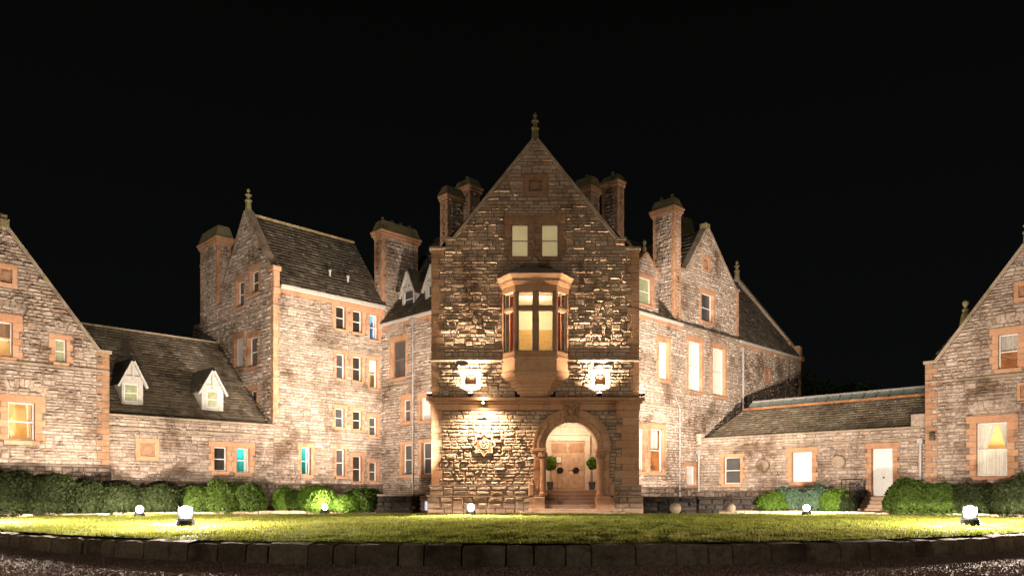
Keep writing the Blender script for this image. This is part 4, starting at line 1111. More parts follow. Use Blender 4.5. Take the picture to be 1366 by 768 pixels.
# ================================================================== ENTRANCE FRONT
F = Frame((1.147, 37.0), (1, 0)); rects = []
B = thing('entrance_block', (1.147, 37.0, 0), 'tall central gabled entrance front with an oriel window over the arched doorway', 'building', 'wings of the stone manor')
HW = 5.1; CXA, RI, RO, ZC = 1.776, 1.28, 1.86, 3.22
zk1, zk2, zA = 13.01, 13.48, 18.40
window(F, B, rects, 682, 705, 299.5, 342, pane='pane_blind', jamb=(.26, .34), lintel=.38, frame='dullwhite', mat='sand_dull', rec=.14, voussoirs=None)
window(F, B, rects, 722, 745, 299.5, 342, pane='pane_blind', jamb=(.26, .34), lintel=.38, frame='dullwhite', mat='sand_dull', rec=.14)
carved_panel(F, B, rects, -.30, .33, 15.9, 16.45, .28, 'sand_dull', True)
carved_panel(F, B, rects, -3.48, -2.9, 6.36, 6.93, .2, 'pale', dp=.3); carved_panel(F, B, rects, 2.92, 3.5, 6.36, 6.93, .2, 'pale', dp=.3)
rects += [(-1.3, 1.3, 7.55, 11.3), (-6, 6, 5.1, 5.7), (CXA - 1.7, CXA + 1.7, 0, ZC), (-1.0, 1.0, 5.7, 7.55)]
for e_, sd in ((-HW, 1), (HW, -1)):
    quoin_part(B, 'sand_dull', F, e_, sd, 7.6, zk1, rects, (.38, .6), (.3, .42), ext=.03)
    quoin_part(B, 'sand', F, e_, sd, 1.41, 5.1, rects, (.36, .5) if sd > 0 else (.8, 1.1), (.3, .42), ext=.03)
    quoin_part(B, 'sand', F, e_, sd, 5.7, 7.48, rects, (.3, .4), (.3, .42), ext=.03)
mb = MB()
pol = [(-HW, 7.5), (HW, 7.5), (HW, zk1), (4.44, zk1), (4.44, zk2), (3.96, zk2), (0, zA), (-3.96, zk2), (-4.44, zk2), (-4.44, zk1), (-HW, zk1)]
masonry(mb, F, pol, rects, h=(.12, .22), L=(.24, .7), p=(.008, .035), tail=.17, jag=.006)
masonry(mb, F, [(-HW, 1.41), (HW, 1.41), (HW, 7.5), (-HW, 7.5)], rects, [(CXA, ZC, 1.72)], h=(.13, .22), L=(.24, .66), p=(.028, .075), jag=.022, tail=.2)
sheet(mb, F.left(-HW, -8), [(0, 0), (8, 0), (8, zk1), (0, zk1)]); sheet(mb, F.right(HW, 0), [(0, 0), (8, 0), (8, zk1), (0, zk1)])
mb.build('wall', M['entrance'], B)
for sd in (-1, 1):
    mb = MB()
    for zz0, zz1, tt in ((0, .84, .2), (.89, 1.36, .11)):
        a, b = sorted((sd * (HW + tt), CXA + sd * 1.62))
        masonry(mb, F.shifted(tt), [(a, zz0), (b, zz0), (b, zz1), (a, zz1)], h=(.24, .32), L=(.4, .9), p=(.03, .08))
        a, b = sorted((sd * (HW + tt + .03), CXA + sd * 1.9)); mb.slab(F, (a, zz1), (b, zz1), .06, -.02, tt + .05)
    mb.build('plinth', M['entrance'], B)
# cornice over the ground floor
mb = MB(); zzs = ((5.1, 5.42, .12), (5.42, 5.54, .24), (5.54, 5.70, .42))
for z0, z1, t in zzs:
    x = -HW - t * .6
    while x < HW + t * .6 - .01: l = min(1.46, HW + t * .6 - x); mb.box(F, x, x + l - .004, z0, z1, -.05, t, None, .02); x += l
mb.build('cornice', M['sand'], B)
string_course(F, B, -HW - .06, -1.4, 7.48, .13, .12, 'pale'); string_course(F, B, 1.4, HW + .06, 7.48, .13, .12, 'pale')
mb = MB()
for sg in (-1, 1):
    mb.slab(F, (sg * 3.98, zk2), (0, zA), .17, -.4, .08)
    a, b = sorted((sg * 4.5, sg * 3.93)); mb.box(F, a, b, zk2, zk2 + .14, -.4, .085)
    a, b = sorted((sg * 5.22, sg * 4.40)); mb.box(F, a, b, zk1, zk1 + .14, -.4, .09)
mb.build('coping', M['coping'], B)
finial(F.P(0, zA - .1, -.15), B, 1.55, .2)
for sg in (-1, 1):
    e = [F.P(sg * 5.2, 12.7, -.3), F.P(sg * 5.2, 12.7, -9), F.P(0, zA - .05, -9), F.P(0, zA - .05, -.3)]
    roof(e, B, row=(.4, .5), wid=(.5, .7))
# arch: two orders of voussoirs, pilasters, columns, keystone
mb = MB()
for r0, r1, t0, t1, n_ in ((1.58, RO, -.05, .20, 15), (RI, 1.58, -.65, .10, 13)):
    for i in range(n_):
        a0, a1 = math.pi * i / n_, math.pi * (i + 1) / n_; pts = []
        m_ = 4
        for k in range(m_ + 1):
            a = a0 + .004 + (a1 - a0 - .008) * k / m_; pts.append((CXA + r0 * math.cos(a), ZC + r0 * math.sin(a)))
        for k in range(m_ + 1):
            a = a1 - .004 - (a1 - a0 - .008) * k / m_; pts.append((CXA + r1 * math.cos(a), ZC + r1 * math.sin(a)))
        mb.prism(F, pts, t0, t1 + random.uniform(-.004, .004), random.random())
for r0, r1, t in ((RO - .02, RO + .07, .23),):
    m_ = 28
    for k in range(m_):
        a0, a1 = math.pi * k / m_, math.pi * (k + 1) / m_
        mb.prism(F, [(CXA + r0 * math.cos(a0), ZC + r0 * math.sin(a0)), (CXA + r1 * math.cos(a0), ZC + r1 * math.sin(a0)), (CXA + r1 * math.cos(a1), ZC + r1 * math.sin(a1)), (CXA + r0 * math.cos(a1), ZC + r0 * math.sin(a1))], -.05, t, .4)
arch = mb.build('arch', M['sand'], B)
mb = MB(); f_ = Frame(F.P(CXA, 0, 0), (1, 0))
mb.prism(F, [(CXA - .22, 4.46), (CXA + .22, 4.46), (CXA + .36, 5.44), (CXA - .36, 5.44)], -.05, .33, .4)
c_ = F.P(CXA, 5.02, .36)
for dx, dz, dt, rad in ((0, .05, .02, .2), (-.17, .16, -.02, .12), (.17, .16, -.02, .12), (0, -.12, .1, .11), (-.1, -.18, .05, .08), (.1, -.18, .05, .08), (0, .26, 0, .13)):
    mb.lathe(c_ + Vector((dx, -dt, dz - rad)), [(.02, 0), (rad * .7, rad * .3), (rad, rad), (rad * .7, rad * 1.7), (.02, rad * 2)], 8, random.random())
mb.build('keystone', M['sand_dull'], arch)
for sg in (-1, 1):
    mb = MB(); a, b = sorted((CXA + sg * 1.32, CXA + sg * 1.86))
    z = .9
    while z < 3.0: hh = min(.42, 3.0 - z); mb.box(F, a, b, z + .003, z + hh - .003, -.6, .14); z += hh
    mb.box(F, a - .05, b + .05, 3.0, 3.08, -.6, .22); mb.box(F, a - .09, b + .09, 3.08, ZC - .002, -.6, .27)
    mb.box(F, min(a, CXA + sg * 1.2), max(b, CXA + sg * 1.95), 0, .84, -.6, .45, None, .03); mb.box(F, a - .02, b + .02, .84, .9, -.6, .35, None, .03)
    mb.box(F, *sorted((CXA + sg * 1.86, CXA + sg * 2.12)), .0, 1.5, -.02, .25, None, .05)
    mb.box(F, *sorted((CXA + sg * 1.86, CXA + sg * 2.0)), 1.5, 1.75, -.02, .16, None, .06)
    p = mb.build('pilaster', M['sand'], arch)
    mb = MB(); c = F.P(CXA + sg * 1.40, .9, .22)
    mb.lathe(c, [(.19, 0), (.19, .1), (.15, .16), (.145, 1.7), (.14, 1.78), (.17, 1.8), (.15, 1.84), (.2, 2.0), (.24, 2.1)], 14); mb.build('column', M['sand'], arch)
    mb = MB()
    for k in range(9):
        th = math.pi * k / 8; q_ = c + Vector((.2 * math.cos(th), -.2 * math.sin(th), 1.92)); mb.lathe(q_, [(.02, -.07), (.06, 0), (.03, .08)], 6, random.random())
    mb.build('capital', M['sand_dull'], arch)
# porch inside the arch
TB = -3.2; PF = 1.18; hw = 1.52
mb = MB()
def ashlar(f, s0, s1, z0, z1):
    z = z0
    while z < z1 - .01:
        hh = min(.48, z1 - z); mb.box(f, s0, s1, z + .002, z + hh - .002, -.1, random.uniform(-.002, .002), None, .006); z += hh
ashlar(Frame(F.P(CXA, 0, TB), (1, 0)), -hw, hw, PF, 4.7)
ashlar(F.right(CXA - hw, 0), .02, -TB, 0, 4.7); ashlar(F.left(CXA + hw, TB), 0, -TB - .02, 0, 4.7)
mb.face([F.P(CXA - hw, 4.7, 0), F.P(CXA + hw, 4.7, 0), F.P(CXA + hw, 4.7, TB), F.P(CXA - hw, 4.7, TB)])
porch = mb.build('porch', M['pale'], B)
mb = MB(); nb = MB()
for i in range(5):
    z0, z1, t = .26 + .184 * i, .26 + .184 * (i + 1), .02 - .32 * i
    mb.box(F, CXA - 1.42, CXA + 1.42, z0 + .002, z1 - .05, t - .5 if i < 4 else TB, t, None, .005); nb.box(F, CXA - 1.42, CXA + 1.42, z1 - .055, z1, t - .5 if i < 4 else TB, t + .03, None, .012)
st_ = mb.build('stairs', M['steps'], B); nb.build('treads', M['steps_pale'], st_)  # treads paler than risers: light falling on them put into the colour
mb = MB()
for half, dep, z0, z1 in ((2.6, 1.15, 0, .13), (2.08, .78, .13, .262)):
    pts = []; n_ = 20
    for k in range(n_ + 1):
        th = math.pi * k / n_; c, s_ = math.cos(th), math.sin(th)
        pts.append((CXA + half * math.copysign(abs(c) ** .75, c), .12 + dep * s_ ** .6))
    lo = [F.P(a, z0 - .02, b) for a, b in pts] + [F.P(a, z1 - .015, b) for a, b in pts] + [F.P(CXA + (a - CXA) * .992, z1, b - .02) for a, b in pts]
    m_ = n_ + 1; fs = [tuple(2 * m_ + k for k in range(m_))]
    for k in range(n_): fs += [(k, k + 1, m_ + k + 1, m_ + k), (m_ + k, m_ + k + 1, 2 * m_ + k + 1, 2 * m_ + k)]
    mb.add(lo, fs, random.random())
mb.build('front_steps', M['steps_pale'], B)
# double door
D0, DW, DZ = 1.85, .90, 3.79
G = Frame(F.P(D0, 0, TB + .06), (1, 0))
mb = MB(); mb.box(G, -DW - .3, -DW, PF, DZ, -.1, .06, .3, .02); mb.box(G, DW, DW + .3, PF, DZ, -.1, .06, .3, .02); mb.box(G, -DW - .3, DW + .3, DZ, DZ + .3, -.1, .062, .5, .02); mb.box(G, -DW - .36, DW + .36, DZ + .3, DZ + .4, -.1, .12, .5, .03)
mb.build('door_surround', M['pale'], porch)
for sg in (-1, 1):
    a, b = sorted((sg * .01, sg * (DW - .01))); mb = MB(); mb.box(G, a, b, PF + .01, DZ - .01, -.06, .0, .4, .004)
    ww = (b - a); 
    for k in range(3):
        x = a + ww * (.06 + .30 * k)
        for f0, f1 in ((.04, .36), (.41, .74)): mb.box(G, x, x + ww * .27, PF + 2.6 * f0, PF + 2.6 * f1, -.01, .025, random.random(), .012)
    d_ = mb.build('door', M['wood'], B)
    mb = MB()
    for k in range(3):
        x = a + ww * (.06 + .30 * k); mb.box(G, x, x + ww * .27, PF + 2.6 * .77, PF + 2.6 * .96, -.01, .026, random.random(), .012)
    mb.build('top_panel', M['woodred'], d_)
    mb = MB(); cx_ = sg * .42; cz_ = PF + 1.05
    n_ = 16; vs = []
    for rad, t in ((.17, 0), (.17, .04), (.10, .05), (.08, .02), (.0, .03)):
        for j in range(n_): vs.append(G.P(cx_ + rad * math.cos(2 * math.pi * j / n_), cz_ + rad * math.sin(2 * math.pi * j / n_), .02 + t))
    mb.add(vs, [(k * n_ + j, k * n_ + (j + 1) % n_, (k + 1) * n_ + (j + 1) % n_, (k + 1) * n_ + j) for k in range(4) for j in range(n_)], .5); mb.build('knocker', M['black'], d_)
    if sg < 0:
        mb = MB(); x0, x1, z0, z1 = -.66, -.33, PF + 1.42, PF + 1.80
        for q in ((x0, x1, z0, z0 + .05), (x0, x1, z1 - .05, z1), (x0, x0 + .05, z0 + .05, z1 - .05), (x1 - .05, x1, z0 + .05, z1 - .05)): mb.box(G, *q, .02, .07, .5, .01)
        nf = mb.build('notice_frame', M['woodred'], d_)
        mb = MB(); mb.box(G, x0 + .05, x1 - .05, z0 + .05, z1 - .05, .02, .045, .5, .002); mb.build('notice', M['white'], d_)
        mb = MB()
        for k in range(5): mb.box(G, x0 + .09, x1 - .09 - .04 * (k % 2), z1 - .12 - k * .042, z1 - .108 - k * .042, .045, .048, .5, .001)
        mb.build('print_lines', M['darkgrey'], d_)
# star plaque with entwined initials
SX, SZ = -2.52, 3.41; mb = MB()
star = lambda r0, r1: [(SX + (r0 if k % 2 == 0 else r1) * math.cos(math.pi / 2 + math.pi * k / 8), SZ + (r0 if k % 2 == 0 else r1) * math.sin(math.pi / 2 + math.pi * k / 8)) for k in range(16)]
o_, i_ = star(.60, .44), star(.53, .38)
for k in range(16):
    j = (k + 1) % 16; mb.prism(F, [o_[k], o_[j], i_[j], i_[k]], -.02, .16, random.random() * .3 + .3)
pl = mb.build('star_plaque', M['pale'], B); mb = MB(); mb.prism(F, i_, -.02, .085, .5); mb.build('recess', M['recess'], pl); mb = MB()
def stroke(pts, w=.028): mb.tube([F.P(SX + a, SZ + b, .1) for a, b in pts], w, 6)
stroke([(.20 * math.cos(t), .20 * math.sin(t)) for t in [R(40 + 14 * k) for k in range(21)]])
stroke([(-.17, -.2), (0, .22), (.17, -.2)]); stroke([(-.1, -.02), (.1, -.02)]); stroke([(-.22, .12), (-.02, -.12), (.22, .14)]); stroke([(-.2, -.06), (-.05, .14), (.2, -.1)])
stroke([(-.24, .0), (-.18, .22)]); stroke([(.24, .0), (.18, .22)])
mb.build('monogram', M['pale'], pl)

# oriel window
def plan(off=0.0, k=1.0):
    pts = [(-1.665, 0), (-1.015, .78), (1.015, .78), (1.665, 0)]
    return [((s + math.copysign(off * .9, s)) * k if True else s, (t + off if t > 0 else t)) for s, t in pts]
def band(mb, z0, z1, off0, off1=None, r=None):
    a, b = plan(off0), plan(off0 if off1 is None else off1)
    vs = [F.P(s, z0, t) for s, t in a] + [F.P(s, z1, t) for s, t in b] + [F.P(a[0][0], z0, -.1), F.P(a[3][0], z0, -.1), F.P(b[0][0], z1, -.1), F.P(b[3][0], z1, -.1)]
    mb.add(vs, [(0, 1, 5, 4), (1, 2, 6, 5), (2, 3, 7, 6), (8, 0, 4, 10), (3, 9, 11, 7), (8, 9, 3, 2, 1, 0), (4, 5, 6, 7, 11, 10)], random.random() if r is None else r)
mb = MB()
band(mb, 7.50, 7.62, .05); band(mb, 7.62, 7.88, -.02); band(mb, 6.90, 7.50, 0.0); band(mb, 6.80, 6.90, .06)
orl = mb.build('oriel', M['sand'], B); mb = MB(); band(mb, 10.78, 11.08, 0.0); band(mb, 11.08, 11.22, .06, .12); band(mb, 11.22, 11.34, .14); band(mb, 11.34, 11.56, .14, .27)
mb.build('cornice', M['sand'], orl)
# stepped corbel
mb = MB(); steps_ = 7
for i in range(steps_):
    f0, f1 = i / steps_, (i + 1) / steps_; z0, z1 = 5.72 + 1.08 * f0, 5.72 + 1.08 * f1
    q = lambda f: [(-(.62 + 1.045 * f), 0), (-(.46 + .555 * f), .06 + .72 * f), (.46 + .555 * f, .06 + .72 * f), (.62 + 1.045 * f, 0)]
    a, b = q(f0 + .05), q(f1)
    vs = [F.P(s, z0, t) for s, t in a] + [F.P(s, z0 + .03, t) for s, t in q(f1 - .03)] + [F.P(s, z1, t) for s, t in b]
    fs = []
    for l in (0, 4):
        for k in range(3): fs.append((l + k, l + k + 1, l + 5 + k, l + 4 + k))
    fs += [(3, 2, 1, 0), (8, 9, 10, 11)]
    mb.add(vs, fs, random.random())
mb.build('corbel', M['sand'], orl)
# stone posts and mullions
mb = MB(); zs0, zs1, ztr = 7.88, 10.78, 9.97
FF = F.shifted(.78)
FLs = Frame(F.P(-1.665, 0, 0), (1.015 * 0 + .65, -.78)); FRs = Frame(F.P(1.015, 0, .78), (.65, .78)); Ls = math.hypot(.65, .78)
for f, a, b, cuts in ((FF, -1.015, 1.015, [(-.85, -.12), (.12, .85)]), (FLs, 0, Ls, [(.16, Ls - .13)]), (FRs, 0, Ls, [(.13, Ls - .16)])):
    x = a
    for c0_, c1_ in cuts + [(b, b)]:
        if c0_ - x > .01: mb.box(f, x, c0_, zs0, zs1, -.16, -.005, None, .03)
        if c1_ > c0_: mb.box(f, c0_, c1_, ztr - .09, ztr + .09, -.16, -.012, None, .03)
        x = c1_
mb.build('mullions', M['sand_dull'], orl)  # darker stone puts the shade on the oriel front into the colour
for f, cuts in ((FF, [(-.85, -.12), (.12, .85)]), (FLs, [(.16, Ls - .13)]), (FRs, [(.13, Ls - .16)])):
    for a, b in cuts:
        for z0, z1 in ((zs0, ztr - .09), (ztr + .09, zs1)):
            sash(f, a, b, z0, z1, -.09, orl, 'dullwhite', .045, (), ())
            g = MB(); g.face([f.P(a + .04, z0 + .04, -.12), f.P(b - .04, z0 + .04, -.12), f.P(b - .04, z1 - .04, -.12), f.P(a + .04, z1 - .04, -.12)]); g.build('pane', M['glass'], orl)
# roof of the oriel
mb = MB(); lv = [(11.56, .24), (11.72, .0), (11.9, -.28), (12.02, -.6)]
rings = []
for z, o in lv:
    k = 1 + o / 1.5
    rings.append([F.P(-1.68 * max(k, .3), z, 0), F.P(-1.03 * max(k, .2), z, .8 + o if .8 + o > .05 else .05), F.P(1.03 * max(k, .2), z, .8 + o if .8 + o > .05 else .05), F.P(1.68 * max(k, .3), z, 0)])
vs = [p for r_ in rings for p in r_]
mb.add(vs, [(4 * l + k, 4 * l + k + 1, 4 * l + 5 + k, 4 * l + 4 + k) for l in range(3) for k in range(3)] + [(12, 13, 14, 15)], .1); mb.build('oriel_roof', M['lead'], orl)
# room behind it
rm = MB(); a, b, c, d, e = -1.28, 1.28, 7.6, 11.1, -3.2
ra = [(-1.28, 0), (-2.4, -.15), (-2.4, e), (2.4, e), (2.4, -.15), (1.28, 0)]
for (s0, t0), (s1, t1) in zip(ra[:-1], ra[1:]):
    rm.face([F.P(s0, c, t0), F.P(s1, c, t1), F.P(s1, 9.75, t1), F.P(s0, 9.75, t0)], .3)
room_ = rm.build('room', M['paper'], orl)
rm = MB()
for (s0, t0), (s1, t1) in zip(ra[:-1], ra[1:]): rm.face([F.P(s0, 9.75, t0), F.P(s1, 9.75, t1), F.P(s1, d, t1), F.P(s0, d, t0)], .3)
rm.face([F.P(s, d, t) for s, t in ra] ); rm.face([F.P(s, c, t) for s, t in ra]); rm.build('upper_wall', M['curtain'], orl)
for sg in (-1, 1): pleats(F, ((sg * 1.25, 10.7), (sg * .95, 10.7)), ((sg * 1.25, 7.9), (sg * 1.1, 7.9)), .1, orl, 'redcurtain', 8)
lamp('room_light', 'POINT', F.P(0, 10.4, -1.5), 190, (1, .74, .40), orl, .2)
lamp('porch_light', 'POINT', F.P(CXA, 4.35, -1.5), 300, (1, .82, .60), porch, .15)

# ================================================================== OBJECTS
def shrub(x, y, rx, ry, h, mat, label, n=5200, leaf=.055, seed=0, lumps=7, cat='shrub', group='shrubs along the house walls'):
    rg = np.random.default_rng(seed + 11)
    root = thing('shrub', (x, y, .05), label, cat, group)
    # bumpy dome: radius field from a few lobes
    dirs = rg.normal(size=(lumps, 3)); dirs[:, 2] = np.abs(dirs[:, 2]) * .8; dirs /= np.linalg.norm(dirs, axis=1)[:, None]
    amp = rg.uniform(.06, .30, lumps)
    def rad(d):
        q = d @ dirs.T; return .86 + (amp * np.exp((q - 1) * 9)).sum(1) - .07 * np.sin(d[:, 0] * 7 + seed) * np.cos(d[:, 1] * 6 + d[:, 2] * 5)
    d = rg.normal(size=(n, 3)); d[:, 2] = np.abs(d[:, 2]) * 1.25 - .5; d /= np.linalg.norm(d, axis=1)[:, None]
    depth = 1 - np.abs(rg.normal(0, .055, n)) + rg.normal(0, .02, n)
    clump = vnoise(d[:, 0] * 3 + seed, d[:, 1] * 3 + d[:, 2] * 4, .5, seed + 2)
    rr = rad(d) * depth + .06 * (clump - .5)
    P = d * rr[:, None] * np.array([rx, ry, h * .62]); P[:, 2] += h * .36; P[:, 2] = np.maximum(P[:, 2], .02)
    # leaves: quads facing roughly outwards
    nrm = d + rg.normal(0, .55, (n, 3)); nrm /= np.linalg.norm(nrm, axis=1)[:, None]
    a = np.cross(nrm, rg.normal(size=(n, 3))); a /= np.linalg.norm(a, axis=1)[:, None]; b = np.cross(nrm, a)
    sz = leaf * rg.uniform(.5, 1.7, n)[:, None]
    vt = np.stack([P - a * sz * .5, P + b * sz * .9 - a * 0, P + a * sz * .5, P - b * sz * .9], 1)
    col = np.clip(.55 * clump + rg.normal(.2, .2, n), 0, 1)
    fast_mesh('foliage', vt, 4, M[mat], col, root)
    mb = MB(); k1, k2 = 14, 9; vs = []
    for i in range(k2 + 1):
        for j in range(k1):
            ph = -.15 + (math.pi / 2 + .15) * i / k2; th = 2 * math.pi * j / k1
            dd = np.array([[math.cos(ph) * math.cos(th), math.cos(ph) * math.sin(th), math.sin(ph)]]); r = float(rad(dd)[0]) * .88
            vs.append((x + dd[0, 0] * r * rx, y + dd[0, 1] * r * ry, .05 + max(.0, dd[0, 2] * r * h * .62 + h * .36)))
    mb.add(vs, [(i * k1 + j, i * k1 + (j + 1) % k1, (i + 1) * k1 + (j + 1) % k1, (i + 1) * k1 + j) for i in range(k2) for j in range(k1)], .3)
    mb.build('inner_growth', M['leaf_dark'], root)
    mb = MB(); mb.tube([(x, y, 0), (x + .03, y, h * .4)], [.03, .02], 6); mb.build('stem', M['bark'], root)
    return root
def at(px, Y): return (px - CX) / FOC * Y
def hgt(py, Y): return EYE + (HY - py) * Y / FOC - .05
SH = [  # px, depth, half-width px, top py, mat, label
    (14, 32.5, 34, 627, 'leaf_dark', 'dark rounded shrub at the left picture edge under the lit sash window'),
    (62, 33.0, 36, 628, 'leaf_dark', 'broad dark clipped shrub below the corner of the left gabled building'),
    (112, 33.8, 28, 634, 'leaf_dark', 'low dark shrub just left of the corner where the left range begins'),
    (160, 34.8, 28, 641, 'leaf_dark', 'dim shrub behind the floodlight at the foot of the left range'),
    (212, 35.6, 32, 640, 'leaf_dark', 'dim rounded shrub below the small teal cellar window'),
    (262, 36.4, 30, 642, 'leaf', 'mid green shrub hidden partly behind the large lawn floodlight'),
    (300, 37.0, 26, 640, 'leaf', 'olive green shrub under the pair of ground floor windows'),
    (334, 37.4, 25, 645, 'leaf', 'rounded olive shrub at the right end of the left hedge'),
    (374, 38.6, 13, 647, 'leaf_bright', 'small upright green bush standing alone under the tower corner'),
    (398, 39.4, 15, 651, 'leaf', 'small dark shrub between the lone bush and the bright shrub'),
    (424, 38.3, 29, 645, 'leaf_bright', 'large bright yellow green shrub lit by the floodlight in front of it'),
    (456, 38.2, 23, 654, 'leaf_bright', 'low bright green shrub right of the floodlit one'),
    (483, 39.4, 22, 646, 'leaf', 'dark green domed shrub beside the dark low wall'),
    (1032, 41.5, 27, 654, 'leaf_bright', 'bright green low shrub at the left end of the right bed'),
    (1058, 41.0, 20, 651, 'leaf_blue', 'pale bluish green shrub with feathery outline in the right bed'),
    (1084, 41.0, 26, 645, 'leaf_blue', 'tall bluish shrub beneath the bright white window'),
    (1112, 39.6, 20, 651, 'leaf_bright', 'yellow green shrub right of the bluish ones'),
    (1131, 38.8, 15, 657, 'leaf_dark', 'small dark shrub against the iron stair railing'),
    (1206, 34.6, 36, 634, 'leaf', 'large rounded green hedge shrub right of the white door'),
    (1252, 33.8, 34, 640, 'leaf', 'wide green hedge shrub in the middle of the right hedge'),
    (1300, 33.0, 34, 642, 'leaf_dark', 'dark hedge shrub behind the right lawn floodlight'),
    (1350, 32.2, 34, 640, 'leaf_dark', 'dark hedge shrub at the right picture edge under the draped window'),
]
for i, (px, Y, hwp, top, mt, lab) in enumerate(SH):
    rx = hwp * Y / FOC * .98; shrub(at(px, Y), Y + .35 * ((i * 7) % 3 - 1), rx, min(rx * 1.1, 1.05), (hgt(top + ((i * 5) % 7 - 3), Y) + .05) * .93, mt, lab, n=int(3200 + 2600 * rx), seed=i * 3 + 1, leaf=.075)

# clipped standard trees in pots inside the porch
def topiary(x, y, z, label, rad=.30):
    root = thing('potted_tree', (x, y, z), label, 'potted tree', 'potted trees at the front door')
    mb = MB(); b = .17
    vs = []
    for hh, w in ((0, .13), (.42, .18), (.42, .15), (.38, .145)):
        for a, c in ((-1, -1), (1, -1), (1, 1), (-1, 1)): vs.append((x + a * w, y + c * w, z + hh))
    mb.add(vs, [(l * 4 + k, l * 4 + (k + 1) % 4, l * 4 + 4 + (k + 1) % 4, l * 4 + 4 + k) for l in range(3) for k in range(4)] + [(12, 13, 14, 15), (3, 2, 1, 0)], .5)
    mb.build('pot', M['darkgrey'], root)
    mb = MB(); mb.tube([(x, y, z + .36), (x + .01, y, z + .8), (x - .01, y, z + 1.25)], [.022, .02, .018], 6); mb.build('trunk', M['bark'], root)
    rg = np.random.default_rng(int(x * 100)); n = 1500; d = rg.normal(size=(n, 3)); d /= np.linalg.norm(d, axis=1)[:, None]
    P = d * (rad * (1 - np.abs(rg.normal(0, .16, n))) * (1 + .18 * np.sin(d[:, 0] * 6) * np.cos(d[:, 2] * 5)))[:, None] * np.array([1, 1, 1.15]) + np.array([0, 0, 1.38])
    nr = d + rg.normal(0, .6, (n, 3)); a = np.cross(nr, rg.normal(size=(n, 3))); a /= np.linalg.norm(a, axis=1)[:, None]; b = np.cross(nr, a); b /= np.linalg.norm(b, axis=1)[:, None]
    sz = .05 * rg.uniform(.6, 1.3, n)[:, None]; vt = np.stack([P - a * sz * .5, P + b * sz, P + a * sz * .5, P - b * sz], 1)
    fast_mesh('crown', vt, 4, M['leaf_bright'], rg.random(n), root)
topiary(1.98, 39.0, 1.182, 'clipped ball tree in a grey pot on the left of the oak door', .34)
topiary(4.16, 39.0, 1.182, 'clipped ball tree in a grey pot on the right of the oak door', .29)

# low dark walls beside the entrance
def low_wall(F, s1, h, depth, label, coping='pale', ch=.1):
    p = F.P(0, 0, 0); root = thing('low_wall', (p.x, p.y, 0), label, 'wall')
    mb = MB(); masonry(mb, F, [(0, -.1), (s1, -.1), (s1, h), (0, h)], h=(.18, .28), L=(.3, .7), p=(.02, .07))
    masonry(mb, F.left(0, -depth), [(0, -.1), (depth, -.1), (depth, h), (0, h)], h=(.18, .28)); masonry(mb, F.right(s1, 0), [(0, -.1), (depth, -.1), (depth, h), (0, h)], h=(.18, .28))
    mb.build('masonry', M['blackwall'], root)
    c = MB(); x = -.05
    while x < s1 + .05: l = min(1.1, s1 + .05 - x); c.box(F, x + .003, x + l - .003, h, h + ch, -depth - .05, .06, None, .02); x += l
    c.build('coping', M[coping], root); return root
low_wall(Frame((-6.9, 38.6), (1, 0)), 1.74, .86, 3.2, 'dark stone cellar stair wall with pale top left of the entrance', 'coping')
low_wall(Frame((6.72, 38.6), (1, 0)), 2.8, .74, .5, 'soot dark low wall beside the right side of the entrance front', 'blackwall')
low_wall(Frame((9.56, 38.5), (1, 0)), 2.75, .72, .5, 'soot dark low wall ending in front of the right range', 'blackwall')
# basement side wall, white
# stone balls
def ball(px, Y, r, label, slab_w):
    x = at(px, Y); root = thing('stone_ball', (x, Y, 0), label, 'stone ball', 'stone balls beside the drive')
    mb = MB(); n = 10; mb.lathe((x, Y, .04), [(max(.01, r * math.sin(math.pi * k / n)), r - r * math.cos(math.pi * k / n)) for k in range(n + 1)], 16); mb.build('sphere', M['coping'], root, smooth=True)
    mb = MB(); mb.box(Frame((x, Y), (1, 0)), -slab_w - (.3 if slab_w > .25 else 0), slab_w, -.05, .045 if slab_w < .25 else .16, -.2, .2, None, .03); mb.build('slab', M['kerbstone'], root)
ball(901, 35.2, .27, 'plain round stone ball beside the lawn nearest to the entrance steps', .2)
ball(974, 35.6, .26, 'round stone ball resting on a flat slab near the right shrubs', .3)

# steps and railing at the white side door
FD = cL(60.7, 930); d0, d1 = FD.s(1160), FD.s(1196)
zt_ = FD.z(1178, 662); mb = MB(); n = 4
for i in range(n): mb.box(FD, d0 - .1, d1 + .1, zt_ * i / n, zt_ * (i + 1) / n - .003, .1, .45 + .34 * (n - 1 - i), None, .02)
tag(mb.build('door_steps', M['steps_pale']), 'short flight of stone steps up to the white side door', 'steps')
root = thing('stair_railing', tuple(FD.P(d0 - .2, 0, .8)), 'black wrought iron railing with bars beside the side door steps', 'railing')
s = d0 - .16; mb = MB(); ptsr = [FD.P(s - 1.3, zt_ + .95, .12), FD.P(s, zt_ + .95, .5), FD.P(s, zt_ + .55, 1.5), FD.P(s, zt_ - .2 + .2, 1.6)]
mb.tube(ptsr, .022, 6); mb.build('handrail', M['black'], root)
for k in range(12):
    f = k / 11; mb = MB()
    if k < 6: a = ptsr[0].lerp(ptsr[1], f * 11 / 5 if f * 11 / 5 <= 1 else 1); base = zt_ - .05
    else: a = ptsr[1].lerp(ptsr[2], (k - 5) / 6); base = max(0, zt_ - .75 * (k - 5) / 6 - .1)
    mb.tube([a, (a.x, a.y, base)], .012, 5); mb.build('baluster', M['black'], root)

